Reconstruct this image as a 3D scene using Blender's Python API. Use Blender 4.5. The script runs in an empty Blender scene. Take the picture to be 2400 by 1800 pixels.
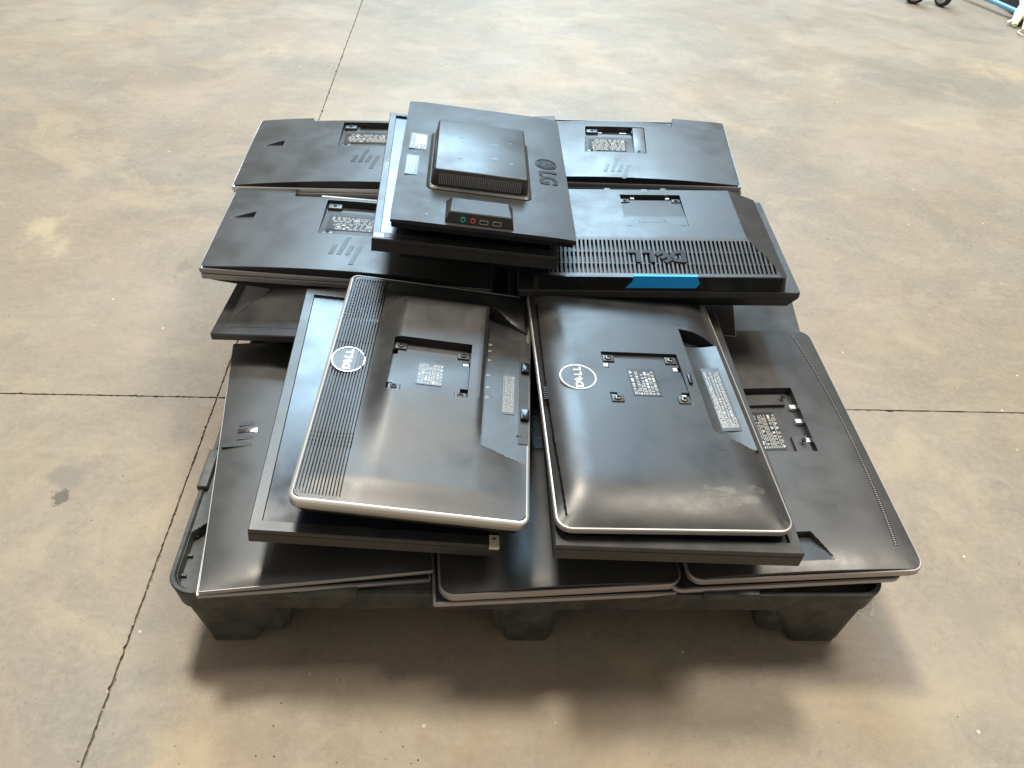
import bpy, bmesh, math, random
import numpy as np
from mathutils import Matrix, Vector

scene = bpy.context.scene
COL = scene.collection
rad = math.radians

# ---------------------------------------------------------------- camera
cam_data = bpy.data.cameras.new('camera')
cam = bpy.data.objects.new('camera', cam_data)
COL.objects.link(cam)
cam_data.sensor_width = 36.0
cam_data.lens = 28.0
cam_data.clip_start = 0.02
cam_data.clip_end = 200.0
_m = Matrix(((0.99725848, -0.07399675, 0.0, 0.0),
             (0.04882077, 0.65796039, -0.75146833, 0.0),
             (0.05560621, 0.74940817, 0.65976916, 1.1380),
             (0, 0, 0, 1)))
cam.matrix_world = _m
scene.camera = cam

# ---------------------------------------------------------------- world and lamps (inside a warehouse)
world = bpy.data.worlds.new('World')
scene.world = world
world.use_nodes = True
bg = world.node_tree.nodes['Background']
bg.inputs['Color'].default_value = (1.0, 0.93, 0.81, 1)
bg.inputs['Strength'].default_value = 0.39


def area(name, loc, target, sx, sy, power, color, shape='RECTANGLE'):
    d = bpy.data.lights.new(name, 'AREA')
    d.shape = shape
    d.size = sx
    if shape == 'RECTANGLE':
        d.size_y = sy
    d.energy = power
    d.color = color
    o = bpy.data.objects.new(name, d)
    COL.objects.link(o)
    o.location = loc
    v = Vector(target) - Vector(loc)
    o.rotation_euler = v.to_track_quat('-Z', 'Y').to_euler()
    return o


# roof skylight far ahead, cool daylight; high-bay lamps, warmer
area('skylight_lamp', (-0.25, 10.9, 7.2), (-0.25, 10.9, 0), 4.3, 8.6, 2300, (0.53, 0.79, 1.0))
area('high_bay_lamp', (-1.15, 3.45, 7.2), (0, 0.9, 0), 1.25, 1.25, 540, (1.0, 0.91, 0.77), 'DISK')
area('high_bay_lamp_right', (3.4, 2.6, 7.2), (0.6, 1.0, 0), 1.8, 1.8, 400, (1.0, 0.91, 0.77), 'DISK')
area('high_bay_lamp_far', (-2.92, 7.17, 7.0), (-0.4, 0.9, 0.18), 0.12, 0.12, 16, (1.0, 0.92, 0.80), 'DISK')

scene.view_settings.view_transform = 'Standard'
scene.view_settings.look = 'None'
scene.view_settings.exposure = 0.0
scene.view_settings.gamma = 1.0
scene.render.engine = 'CYCLES'

# ---------------------------------------------------------------- materials
M = {}


def nodes(name):
    m = bpy.data.materials.new(name)
    m.use_nodes = True
    nt = m.node_tree
    return m, nt, nt.nodes['Principled BSDF']


def N_(nt, typ, **kw):
    n = nt.nodes.new(typ)
    for k, v in kw.items():
        setattr(n, k, v)
    return n


def plastic(name, col, rough, grain=0.00015, scale=900, metal=0.0, dust=0.0, spec=0.5, rvar=0.10, coat=0.0, dustcol=(0.30, 0.27, 0.22)):
    m, nt, b = nodes(name)
    L = nt.links.new
    tc = N_(nt, 'ShaderNodeTexCoord')
    n1 = N_(nt, 'ShaderNodeTexNoise')
    n1.inputs['Scale'].default_value = 11.0
    n1.inputs['Detail'].default_value = 6.0
    n1.inputs['Roughness'].default_value = 0.62
    L(tc.outputs['Object'], n1.inputs['Vector'])
    mr = N_(nt, 'ShaderNodeMapRange')
    mr.inputs['From Min'].default_value = 0.3
    mr.inputs['From Max'].default_value = 0.7
    mr.inputs['To Min'].default_value = max(0.02, rough - rvar)
    mr.inputs['To Max'].default_value = rough + rvar
    L(n1.outputs['Fac'], mr.inputs['Value'])
    L(mr.outputs['Result'], b.inputs['Roughness'])
    mix = N_(nt, 'ShaderNodeMix', data_type='RGBA')
    mix.inputs['A'].default_value = (*col, 1)
    mix.inputs['B'].default_value = (*dustcol, 1)
    n2 = N_(nt, 'ShaderNodeTexNoise')
    n2.inputs['Scale'].default_value = 23.0
    n2.inputs['Detail'].default_value = 9.0
    n2.inputs['Roughness'].default_value = 0.75
    L(tc.outputs['Object'], n2.inputs['Vector'])
    m2 = N_(nt, 'ShaderNodeMapRange')
    m2.inputs['From Min'].default_value = 0.42
    m2.inputs['From Max'].default_value = 0.80
    m2.inputs['To Min'].default_value = 0.0
    m2.inputs['To Max'].default_value = dust
    L(n2.outputs['Fac'], m2.inputs['Value'])
    L(m2.outputs['Result'], mix.inputs['Factor'])
    L(mix.outputs['Result'], b.inputs['Base Color'])
    b.inputs['Metallic'].default_value = metal
    b.inputs['Specular IOR Level'].default_value = spec
    b.inputs['Coat Weight'].default_value = coat
    b.inputs['Coat Roughness'].default_value = 0.12
    if grain > 0:
        n3 = N_(nt, 'ShaderNodeTexNoise')
        n3.inputs['Scale'].default_value = scale
        n3.inputs['Detail'].default_value = 2.0
        L(tc.outputs['Object'], n3.inputs['Vector'])
        bp = N_(nt, 'ShaderNodeBump')
        bp.inputs['Strength'].default_value = 0.5
        bp.inputs['Distance'].default_value = grain
        L(n3.outputs['Fac'], bp.inputs['Height'])
        L(bp.outputs['Normal'], b.inputs['Normal'])
    M[name] = m
    return m


plastic('black_matte', (0.017, 0.018, 0.020), 0.38, dust=0.07, spec=0.58)
plastic('charcoal_smooth', (0.036, 0.0365, 0.038), 0.37, grain=0.00008, dust=0.05, spec=0.6)
plastic('dark_grain', (0.022, 0.022, 0.023), 0.48, grain=0.0003, scale=620, dust=0.06)
plastic('black_flange', (0.024, 0.025, 0.027), 0.38, dust=0.07, spec=0.6)
plastic('black_gloss', (0.008, 0.008, 0.009), 0.16, grain=0.0, dust=0.03, rvar=0.05)
plastic('body_dark', (0.010, 0.011, 0.012), 0.5, dust=0.03)
plastic('silver_bright', (0.74, 0.74, 0.73), 0.36, metal=0.85, grain=0.00005, dust=0.03, rvar=0.05)
plastic('silver_grey', (0.30, 0.29, 0.30), 0.38, metal=0.55, grain=0.00005, dust=0.03, rvar=0.05)
plastic('silver_mauve', (0.38, 0.35, 0.34), 0.40, metal=0.5, grain=0.00005, dust=0.03, rvar=0.05)
plastic('label_black', (0.018, 0.017, 0.017), 0.30, grain=0.0, rvar=0.05)
plastic('print_white', (0.50, 0.49, 0.46), 0.45, grain=0.0, rvar=0.03)
plastic('print_pale', (0.42, 0.41, 0.36), 0.4, grain=0.0, rvar=0.03)
plastic('print_blue', (0.16, 0.36, 0.60), 0.4, grain=0.0, rvar=0.03)
plastic('sticker_cream', (0.66, 0.62, 0.47), 0.55, grain=0.0, dust=0.15)
plastic('logo_white', (0.72, 0.72, 0.70), 0.35, grain=0.0, rvar=0.03)
plastic('rib_lit_grey', (0.26, 0.26, 0.25), 0.45, grain=0.0)
plastic('logo_dark', (0.016, 0.016, 0.017), 0.36, metal=0.0, grain=0.0, rvar=0.05, spec=0.4)
plastic('logo_chrome', (0.012, 0.012, 0.012), 0.45, metal=0.0, spec=0.12, grain=0.0, rvar=0.04)
plastic('logo_black', (0.006, 0.006, 0.007), 0.38, grain=0.0, rvar=0.03, spec=0.25)
plastic('logo_mirror', (0.03, 0.03, 0.03), 0.045, grain=0.0, rvar=0.01)
plastic('tape_blue', (0.008, 0.40, 1.0), 0.55, grain=0.0002, scale=300, dust=0.0, rvar=0.04)
plastic('screw_steel', (0.10, 0.10, 0.10), 0.3, metal=0.8, grain=0.0)
plastic('jack_green', (0.04, 0.55, 0.45), 0.4, grain=0.0)
plastic('jack_pink', (0.80, 0.12, 0.17), 0.4, grain=0.0)
plastic('port_metal', (0.55, 0.52, 0.46), 0.3, metal=0.8, grain=0.0)
plastic('pallet_plastic', (0.032, 0.035, 0.034), 0.55, grain=0.0006, scale=160, dust=0.42, rvar=0.12, dustcol=(0.22, 0.20, 0.155))
plastic('tyre_rubber', (0.008, 0.008, 0.008), 0.6, dust=0.1)
plastic('hub_grey', (0.42, 0.43, 0.44), 0.4, dust=0.2)
plastic('pole_blue', (0.16, 0.42, 0.74), 0.22, metal=0.3, grain=0.0)
plastic('mop_yarn', (0.80, 0.74, 0.58), 0.9, grain=0.001, scale=300)
plastic('clip_white', (0.60, 0.61, 0.63), 0.3, grain=0.0)
plastic('grit_pale', (0.62, 0.54, 0.40), 0.8, grain=0.0)
plastic('grit_dark', (0.05, 0.04, 0.03), 0.8, grain=0.0)


def lg_weave():
    m = plastic('weave_black', (0.013, 0.014, 0.015), 0.46, grain=0.0, dust=0.04, spec=0.36)
    nt = m.node_tree
    b = nt.nodes['Principled BSDF']
    L = nt.links.new
    tc = N_(nt, 'ShaderNodeTexCoord')
    mp = N_(nt, 'ShaderNodeMapping')
    mp.inputs['Rotation'].default_value = (0, 0, rad(45))
    mp.inputs['Scale'].default_value = (1, 1, 0.0)
    L(tc.outputs['Object'], mp.inputs['Vector'])
    ch = N_(nt, 'ShaderNodeTexVoronoi', feature='F1', distance='CHEBYCHEV')
    ch.inputs['Scale'].default_value = 400
    ch.inputs['Randomness'].default_value = 0.0
    L(mp.outputs['Vector'], ch.inputs['Vector'])
    mr = N_(nt, 'ShaderNodeMapRange')
    mr.inputs['From Min'].default_value = 0.22
    mr.inputs['From Max'].default_value = 0.36
    L(ch.outputs['Distance'], mr.inputs['Value'])
    old = b.inputs['Base Color'].links[0].from_socket
    mx = N_(nt, 'ShaderNodeMix', data_type='RGBA')
    L(mr.outputs['Result'], mx.inputs['Factor'])
    mx.inputs['A'].default_value = (0.050, 0.052, 0.055, 1)
    L(old, mx.inputs['B'])
    L(mx.outputs['Result'], b.inputs['Base Color'])


lg_weave()


def film_patch():
    """black back cover whose lower corner carries film residue, its sheen painted as paler streaks"""
    m = plastic('pillow_black', (0.0165, 0.0172, 0.0185), 0.38, dust=0.05, grain=0.0002, spec=0.58)
    nt = m.node_tree
    b = nt.nodes['Principled BSDF']
    L = nt.links.new
    tc = N_(nt, 'ShaderNodeTexCoord')
    sep = N_(nt, 'ShaderNodeSeparateXYZ')
    nz = N_(nt, 'ShaderNodeTexNoise')
    nz.inputs['Scale'].default_value = 55
    nz.inputs['Detail'].default_value = 5
    L(tc.outputs['Object'], nz.inputs['Vector'])
    vm = N_(nt, 'ShaderNodeVectorMath', operation='MULTIPLY_ADD')
    vm.inputs[1].default_value = (0.07, 0.05, 0)
    L(nz.outputs['Color'], vm.inputs[0])
    L(tc.outputs['Object'], vm.inputs[2])
    L(vm.outputs['Vector'], sep.inputs['Vector'])

    def rng(src, lo, hi, soft):
        a = N_(nt, 'ShaderNodeMapRange', interpolation_type='SMOOTHSTEP')
        a.inputs['From Min'].default_value = lo
        a.inputs['From Max'].default_value = lo + soft
        L(src, a.inputs['Value'])
        c = N_(nt, 'ShaderNodeMapRange', interpolation_type='SMOOTHSTEP')
        c.inputs['From Min'].default_value = hi
        c.inputs['From Max'].default_value = hi + soft
        c.inputs['To Min'].default_value = 1
        c.inputs['To Max'].default_value = 0
        L(src, c.inputs['Value'])
        mm = N_(nt, 'ShaderNodeMath', operation='MULTIPLY')
        L(a.outputs['Result'], mm.inputs[0])
        L(c.outputs['Result'], mm.inputs[1])
        return mm.outputs['Value']
    mx = N_(nt, 'ShaderNodeMath', operation='MULTIPLY')
    L(rng(sep.outputs['X'], 0.052, 0.160, 0.012), mx.inputs[0])
    L(rng(sep.outputs['Y'], -0.212, -0.190, 0.012), mx.inputs[1])
    n5 = N_(nt, 'ShaderNodeTexNoise')
    mp5 = N_(nt, 'ShaderNodeMapping')
    mp5.inputs['Scale'].default_value = (1.0, 3.2, 1.0)
    mp5.inputs['Rotation'].default_value = (0, 0, 0.25)
    L(tc.outputs['Object'], mp5.inputs['Vector'])
    n5.inputs['Scale'].default_value = 42
    n5.inputs['Detail'].default_value = 6
    L(mp5.outputs['Vector'], n5.inputs['Vector'])
    r5 = N_(nt, 'ShaderNodeMapRange', interpolation_type='SMOOTHSTEP')
    r5.inputs['From Min'].default_value = 0.40
    r5.inputs['From Max'].default_value = 0.62
    r5.inputs['To Max'].default_value = 0.36
    L(n5.outputs['Fac'], r5.inputs['Value'])
    mm5 = N_(nt, 'ShaderNodeMath', operation='MULTIPLY')
    L(mx.outputs['Value'], mm5.inputs[0])
    L(r5.outputs['Result'], mm5.inputs[1])
    oldc = b.inputs['Base Color'].links[0].from_socket
    mc = N_(nt, 'ShaderNodeMix', data_type='RGBA')
    L(mm5.outputs['Value'], mc.inputs['Factor'])
    L(oldc, mc.inputs['A'])
    mc.inputs['B'].default_value = (0.17, 0.165, 0.14, 1)  # sheen of the film residue put into the base colour
    L(mc.outputs['Result'], b.inputs['Base Color'])


film_patch()


def lcd():
    m, nt, b = nodes('lcd_panel')
    L = nt.links.new
    tc = N_(nt, 'ShaderNodeTexCoord')
    n = N_(nt, 'ShaderNodeTexNoise')
    n.inputs['Scale'].default_value = 14
    n.inputs['Detail'].default_value = 7
    L(tc.outputs['Object'], n.inputs['Vector'])
    mr = N_(nt, 'ShaderNodeMapRange')
    mr.inputs['From Min'].default_value = 0.35
    mr.inputs['From Max'].default_value = 0.7
    mr.inputs['To Min'].default_value = 0.16
    mr.inputs['To Max'].default_value = 0.30
    L(n.outputs['Fac'], mr.inputs['Value'])
    L(mr.outputs['Result'], b.inputs['Roughness'])
    b.inputs['Base Color'].default_value = (0.012, 0.016, 0.026, 1)
    b.inputs['IOR'].default_value = 1.62
    M['lcd_panel'] = m


lcd()


def clear_film():
    m, nt, b = nodes('clear_film')
    b.inputs['Base Color'].default_value = (0.9, 0.9, 0.9, 1)
    b.inputs['Roughness'].default_value = 0.06
    b.inputs['Alpha'].default_value = 0.30
    b.inputs['IOR'].default_value = 1.6
    M['clear_film'] = m


clear_film()


def concrete():
    m, nt, b = nodes('concrete_floor')
    L = nt.links.new
    geo = N_(nt, 'ShaderNodeNewGeometry')
    P = geo.outputs['Position']

    def noise(scale, detail, rough, dist=0.0, off=(0, 0, 0), stretch=(1, 1, 1)):
        mp = N_(nt, 'ShaderNodeMapping')
        mp.inputs['Location'].default_value = off
        mp.inputs['Scale'].default_value = stretch
        L(P, mp.inputs['Vector'])
        n = N_(nt, 'ShaderNodeTexNoise')
        n.inputs['Scale'].default_value = scale
        n.inputs['Detail'].default_value = detail
        n.inputs['Roughness'].default_value = rough
        n.inputs['Distortion'].default_value = dist
        L(mp.outputs['Vector'], n.inputs['Vector'])
        return n.outputs['Fac']

    def ramp(src, lo, hi, a=0.0, c=1.0, smooth=True):
        r = N_(nt, 'ShaderNodeMapRange')
        if smooth:
            r.interpolation_type = 'SMOOTHSTEP'
        r.inputs['From Min'].default_value = lo
        r.inputs['From Max'].default_value = hi
        r.inputs['To Min'].default_value = a
        r.inputs['To Max'].default_value = c
        L(src, r.inputs['Value'])
        return r.outputs['Result']

    def mixc(fac, A, B, blend='MIX'):
        x = N_(nt, 'ShaderNodeMix', data_type='RGBA', blend_type=blend)
        if isinstance(fac, float):
            x.inputs['Factor'].default_value = fac
        else:
            L(fac, x.inputs['Factor'])
        for s, v in (('A', A), ('B', B)):
            if isinstance(v, tuple):
                x.inputs[s].default_value = (*v, 1)
            else:
                L(v, x.inputs[s])
        return x.outputs['Result']
    c = mixc(ramp(noise(0.8, 5, 0.55, 0.6), 0.38, 0.62), (0.244, 0.198, 0.145), (0.297, 0.252, 0.197))
    c = mixc(ramp(noise(1.5, 7, 0.58, 0.7, (3, 1, 0)), 0.46, 0.64, 0, 0.9), c, (0.200, 0.180, 0.147))
    c = mixc(ramp(noise(2.0, 7, 0.60, 0.9, (7, 4, 0), (1, 1.3, 1)), 0.52, 0.66, 0, 0.60), c, (0.366, 0.292, 0.200))
    c = mixc(ramp(noise(2.7, 7, 0.62, 0.7, (1, 9, 0)), 0.50, 0.66, 0, 0.50), c, (0.297, 0.220, 0.173))
    c = mixc(ramp(noise(3.6, 8, 0.62, 1.1, (2, 8, 0), (1.2, 1, 1)), 0.46, 0.64, 0, 0.34), c, (0.171, 0.153, 0.124))
    c = mixc(ramp(noise(5.5, 8, 0.64, 1.1, (9, 2, 0), (1, 1.4, 1)), 0.52, 0.70, 0, 0.30), c, (0.375, 0.312, 0.226))
    c = mixc(ramp(noise(7.5, 11, 0.72, 0.5, (8, 3, 0), (1.0, 1.6, 1)), 0.46, 0.68, 0, 0.30), c, (0.182, 0.158, 0.124))
    c = mixc(ramp(noise(11, 10, 0.72, 0.5, (4, 6, 0), (1.0, 1.6, 1)), 0.50, 0.68, 0, 0.24), c, (0.345, 0.290, 0.215))
    c = mixc(ramp(noise(26, 9, 0.75, 0.3, (5, 5, 0)), 0.42, 0.72, 0, 0.22), c, (0.175, 0.148, 0.116))
    c = mixc(ramp(noise(70, 8, 0.8), 0.38, 0.70, 0, 0.42), c, (0.351, 0.297, 0.226))
    c = mixc(ramp(noise(120, 6, 0.8, 0, (2, 2, 0)), 0.55, 0.75, 0, 0.48), c, (0.117, 0.097, 0.074))
    # pits and grit
    v = N_(nt, 'ShaderNodeTexVoronoi')
    v.inputs['Scale'].default_value = 34
    L(P, v.inputs['Vector'])
    c = mixc(ramp(v.outputs['Distance'], 0.045, 0.085, 0.55, 0.0), c, (0.16, 0.125, 0.085))
    v2 = N_(nt, 'ShaderNodeTexVoronoi')
    v2.inputs['Scale'].default_value = 12
    mp2 = N_(nt, 'ShaderNodeMapping')
    mp2.inputs['Location'].default_value = (4.3, 2.1, 0)
    L(P, mp2.inputs['Vector'])
    L(mp2.outputs['Vector'], v2.inputs['Vector'])
    c = mixc(ramp(v2.outputs['Distance'], 0.018, 0.045, 0.75, 0.0), c, (0.62, 0.55, 0.42))

    # stains with a shape of their own: x, y, radii, angle, colour, strength
    def blot(c, x, y, rx, ry, ang, col, s, seed, edge=0.25):
        mp = N_(nt, 'ShaderNodeMapping', vector_type='TEXTURE')
        mp.inputs['Location'].default_value = (x, y, 0)
        mp.inputs['Rotation'].default_value = (0, 0, ang)
        mp.inputs['Scale'].default_value = (rx, ry, 1)
        L(P, mp.inputs['Vector'])
        ln = N_(nt, 'ShaderNodeVectorMath', operation='LENGTH')
        L(mp.outputs['Vector'], ln.inputs[0])
        nz = noise(11 if rx > 0.03 else 60, 6, 0.7, 0, (seed, seed, 0))
        md = N_(nt, 'ShaderNodeMath', operation='MULTIPLY_ADD')
        md.inputs[1].default_value = 3.0
        L(nz, md.inputs[0])
        L(ln.outputs['Value'], md.inputs[2])
        return mixc(ramp(md.outputs['Value'], 2.5 - edge * 1.6, 2.5, s, 0.0), c, col)
    c = blot(c, -1.235, 1.765, 0.075, 0.13, 0.5, (0.42, 0.34, 0.23), 0.65, 1.0, 0.5)
    c = blot(c, -0.80, 0.95, 0.038, 0.034, 0.3, (0.19, 0.17, 0.135), 0.75, 2.0, 0.4)
    c = blot(c, -0.84, 1.647, 0.025, 0.03, 0.0, (0.19, 0.16, 0.12), 0.7, 3.0)
    c = blot(c, -0.79, 0.90, 0.020, 0.020, 0.3, (0.08, 0.07, 0.055), 0.8, 2.5, 0.3)
    c = blot(c, 2.02, 3.55, 0.16, 0.30, 0.7, (0.44, 0.33, 0.22), 0.5, 4.0, 0.6)
    c = blot(c, 0.66, 0.60, 0.14, 0.09, 0.5, (0.36, 0.29, 0.17), 0.30, 5.0, 0.8)
    c = blot(c, 0.22, 0.66, 0.09, 0.045, -0.3, (0.40, 0.31, 0.17), 0.5, 6.0, 0.6)
    c = blot(c, 0.80, 0.80, 0.10, 0.08, 0.5, (0.21, 0.195, 0.15), 0.55, 7.0, 0.6)
    c = blot(c, 0.12, 0.56, 0.30, 0.14, 0.1, (0.25, 0.185, 0.115), 0.55, 8.0, 0.7)
    c = blot(c, -0.45, 2.6, 0.6, 0.35, 0.3, (0.42, 0.33, 0.22), 0.35, 9.0, 0.9)
    c = blot(c, 0.05, 3.05, 0.4, 0.22, 0.1, (0.44, 0.34, 0.22), 0.35, 10.0, 0.9)
    c = blot(c, -0.43, 0.40, 0.15, 0.12, 0.4, (0.44, 0.35, 0.22), 0.5, 11.0, 0.6)
    for i, (sx, sy, r) in enumerate(((-1.856, 2.946, 0.035), (-0.95, 3.013, 0.03), (-0.569, 3.055, 0.03),
                                     (0.382, 3.217, 0.022), (1.825, 3.065, 0.022), (-1.95, 3.35, 0.05), (-1.04, 2.38, 0.02))):
        c = blot(c, sx, sy, r, r * 0.7, 0.2 * i, (0.20, 0.165, 0.12), 0.6, 12.0 + i, 0.7)
    L(c, b.inputs['Base Color'])
    L(ramp(noise(2.4, 7, 0.6, 0.8), 0.3, 0.7, 0.36, 0.62), b.inputs['Roughness'])
    b.inputs['Specular IOR Level'].default_value = 0.40
    bp = N_(nt, 'ShaderNodeBump')
    bp.inputs['Strength'].default_value = 0.35
    bp.inputs['Distance'].default_value = 0.0012
    L(noise(140, 6, 0.75), bp.inputs['Height'])
    L(bp.outputs['Normal'], b.inputs['Normal'])
    M['concrete_floor'] = m
    m2, nt2, b2 = nodes('joint_dirt')
    n = N_(nt2, 'ShaderNodeTexNoise')
    n.inputs['Scale'].default_value = 60
    n.inputs['Detail'].default_value = 5
    g2 = N_(nt2, 'ShaderNodeNewGeometry')
    nt2.links.new(g2.outputs['Position'], n.inputs['Vector'])
    cr = N_(nt2, 'ShaderNodeValToRGB')
    cr.color_ramp.elements[0].position = 0.45
    cr.color_ramp.elements[0].color = (0.115, 0.088, 0.060, 1)
    cr.color_ramp.elements[1].position = 0.72
    cr.color_ramp.elements[1].color = (0.26, 0.20, 0.14, 1)
    nt2.links.new(n.outputs['Fac'], cr.inputs['Fac'])
    nt2.links.new(cr.outputs['Color'], b2.inputs['Base Color'])
    b2.inputs['Roughness'].default_value = 0.95
    M['joint_dirt'] = m2


concrete()

# ---------------------------------------------------------------- mesh helpers


def obj(name, verts, faces, mat, parent=None, sharp=None, mats=None, fm=None):
    me = bpy.data.meshes.new(name)
    me.from_pydata([tuple(v) for v in verts], [], [tuple(f) for f in faces])
    if mats is None:
        mats = [mat]
    for q in mats:
        me.materials.append(M[q])
    if fm is not None:
        me.polygons.foreach_set('material_index', fm)
    me.update()
    if sharp is not None:
        me.polygons.foreach_set('use_smooth', [True] * len(me.polygons))
        me.set_sharp_from_angle(angle=rad(sharp))
    o = bpy.data.objects.new(name, me)
    COL.objects.link(o)
    if parent is not None:
        o.parent = parent
    return o


def rr(w, d, r, n=7):
    """rounded rectangle loop, counter-clockwise from +x side"""
    out = []
    r = max(1e-5, min(r, w / 2 - 1e-5, d / 2 - 1e-5))
    for cx, cy, a0 in ((w / 2 - r, d / 2 - r, 0), (-w / 2 + r, d / 2 - r, 90), (-w / 2 + r, -d / 2 + r, 180), (w / 2 - r, -d / 2 + r, 270)):
        for i in range(n + 1):
            a = rad(a0 + 90 * i / n)
            out.append((cx + r * math.cos(a), cy + r * math.sin(a)))
    return out


def loft(loops, cap0=True, cap1=True, closed=False):
    V, F = [], []
    n = len(loops[0])
    for lp in loops:
        V += lp
    k = len(loops)
    for j in range(k if closed else k - 1):
        a, b = j * n, ((j + 1) % k) * n
        for i in range(n):
            i2 = (i + 1) % n
            F.append((a + i, a + i2, b + i2, b + i))
    if not closed:
        if cap0:
            F.append(tuple(reversed(range(n))))
        if cap1:
            F.append(tuple(range((k - 1) * n, k * n)))
    return V, F


def prof(w, d, r, pts, cx=0, cy=0):
    """loops of a rounded rectangle at (inset, z)"""
    return [[(x + cx, y + cy, z) for x, y in rr(w - 2 * i, d - 2 * i, r - i)] for i, z in pts]


def slab(name, w, d, r, pts, mat, parent=None, cx=0, cy=0, sharp=35):
    """solid whose section runs bottom -> top through pts (inset, z)"""
    V, F = loft(prof(w, d, r, pts, cx, cy))
    return obj(name, V, F, mat, parent, sharp)


def ring(name, w, d, r, pts, mat, parent=None, sharp=35, cx=0, cy=0):
    V, F = loft(prof(w, d, r, pts, cx, cy), closed=True)
    return obj(name, V, F, mat, parent, sharp)


def boxes(lst):
    V, F = [], []
    for (x0, x1, y0, y1, z0, z1) in lst:
        b = len(V)
        V += [(x0, y0, z0), (x1, y0, z0), (x1, y1, z0), (x0, y1, z0), (x0, y0, z1), (x1, y0, z1), (x1, y1, z1), (x0, y1, z1)]
        F += [(b, b + 3, b + 2, b + 1), (b + 4, b + 5, b + 6, b + 7), (b, b + 1, b + 5, b + 4), (b + 1, b + 2, b + 6, b + 5),
              (b + 2, b + 3, b + 7, b + 6), (b + 3, b, b + 4, b + 7)]
    return V, F


def box(name, x0, x1, y0, y1, z0, z1, mat, parent=None, bev=0.0):
    if bev > 0:
        w, d = x1 - x0, y1 - y0
        return slab(name, w, d, bev * 1.01, [(0, z0), (0, z1 - bev), (bev * 0.5, z1 - bev * 0.15), (bev, z1)], mat, parent, (x0 + x1) / 2, (y0 + y1) / 2, 40)
    V, F = boxes([(x0, x1, y0, y1, z0, z1)])
    return obj(name, V, F, mat, parent)


def prism(name, poly, z0, z1, mat, parent=None):
    n = len(poly)
    V = [(x, y, z0) for x, y in poly] + [(x, y, z1) for x, y in poly]
    F = [tuple(reversed(range(n))), tuple(range(n, 2 * n))]
    for i in range(n):
        j = (i + 1) % n
        F.append((i, j, n + j, n + i))
    return obj(name, V, F, mat, parent)


EPS = 0.00015


def lines(lo, hi, step, feats=(), refine=()):
    n = max(2, int(round((hi - lo) / step)))
    s = list(np.linspace(lo, hi, n + 1))
    for a, b, st in refine:
        s += list(np.arange(a, b, st))
    s = [v for v in s if all(abs(v - f) > 0.0006 for f in feats)] + [lo, hi]
    for f in feats:
        if lo < f - EPS and f + EPS < hi:
            s += [f - EPS, f + EPS]
    s = sorted(set(round(v, 6) for v in s))
    return np.array(s)


def cover(name, w, d, r, zf, zbot, mat, parent, fx=(), fy=(), step=0.005, rx=(), ry=(), matf=None, mats=None, sharp=28, under=0.0, cx=0, cy=0):
    """moulded back cover: a height field over a rounded rectangle, with side walls down to zbot"""
    xs = lines(-w / 2, w / 2, step, fx, rx)
    ys = lines(-d / 2, d / 2, step, fy, ry)
    X, Y = np.meshgrid(xs, ys)
    Z = zf(X, Y)
    ox = np.maximum(np.abs(X) - (w / 2 - r), 0) / r
    oy = np.maximum(np.abs(Y) - (d / 2 - r), 0) / r
    h = np.hypot(ox, oy)
    k = np.where((ox > 0) & (oy > 0), np.maximum(ox, oy) / np.maximum(h, 1e-9), 1.0)
    X2 = np.where((ox > 0) & (oy > 0), np.sign(X) * (w / 2 - r + r * ox * k), X) + cx
    Y2 = np.where((ox > 0) & (oy > 0), np.sign(Y) * (d / 2 - r + r * oy * k), Y) + cy
    nx, ny = len(xs), len(ys)
    V = np.stack([X2.ravel(), Y2.ravel(), Z.ravel()], 1).tolist()
    F = []
    fm = []
    for j in range(ny - 1):
        for i in range(nx - 1):
            a = j * nx + i
            F.append((a, a + 1, a + nx + 1, a + nx))
            if matf:
                fm.append(matf((xs[i] + xs[i + 1]) / 2, (ys[j] + ys[j + 1]) / 2))
            else:
                fm.append(0)
    bd = [i for i in range(nx)] + [j * nx + nx - 1 for j in range(1, ny)] + [(ny - 1) * nx + i for i in range(nx - 2, -1, -1)] + [j * nx for j in range(ny - 2, 0, -1)]
    b0 = len(V)
    for i in bd:
        x, y, z = V[i]
        V.append([x * (1 - under), y * (1 - under), zbot])
    n = len(bd)
    for i in range(n):
        j = (i + 1) % n
        F.append((bd[i], b0 + i, b0 + j, bd[j]))
        fm.append(0)
    F.append(tuple(reversed(range(b0, b0 + n))))
    fm.append(0)
    return obj(name, V, F, mat, parent, sharp, mats or [mat], fm)


def sst(t):
    t = np.clip(t, 0, 1)
    return t * t * (3 - 2 * t)


def bow(o, amount, w, curve='x'):
    for c in o.children_recursive:
        if c.type == 'MESH':
            me = c.data
            for v in me.vertices:
                v.co.z += amount * (1 - (2 * (v.co.x + c.location.x) / w) ** 2)


def text(name, body, size, pos, rot, mat, parent, thick=0.0003, bold=0.0, sx=1.0, shear=0.0, align='CENTER', space=1.0):
    cu = bpy.data.curves.new(name, 'FONT')
    cu.body = body
    cu.size = size
    cu.extrude = thick
    cu.offset = bold
    cu.align_x = align
    cu.align_y = 'CENTER'
    cu.shear = shear
    cu.space_character = space
    cu.resolution_u = 3
    t = bpy.data.objects.new(name, cu)
    COL.objects.link(t)
    bpy.context.view_layer.update()
    me = bpy.data.meshes.new_from_object(t)
    bpy.data.objects.remove(t)
    me.name = name
    mt = Matrix.Translation(pos) @ Matrix.Rotation(rot, 4, 'Z') @ Matrix.Diagonal((sx, 1, 1, 1))
    me.transform(mt)
    me.materials.clear()
    me.materials.append(M[mat])
    o = bpy.data.objects.new(name, me)
    COL.objects.link(o)
    o.parent = parent
    return o


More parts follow.
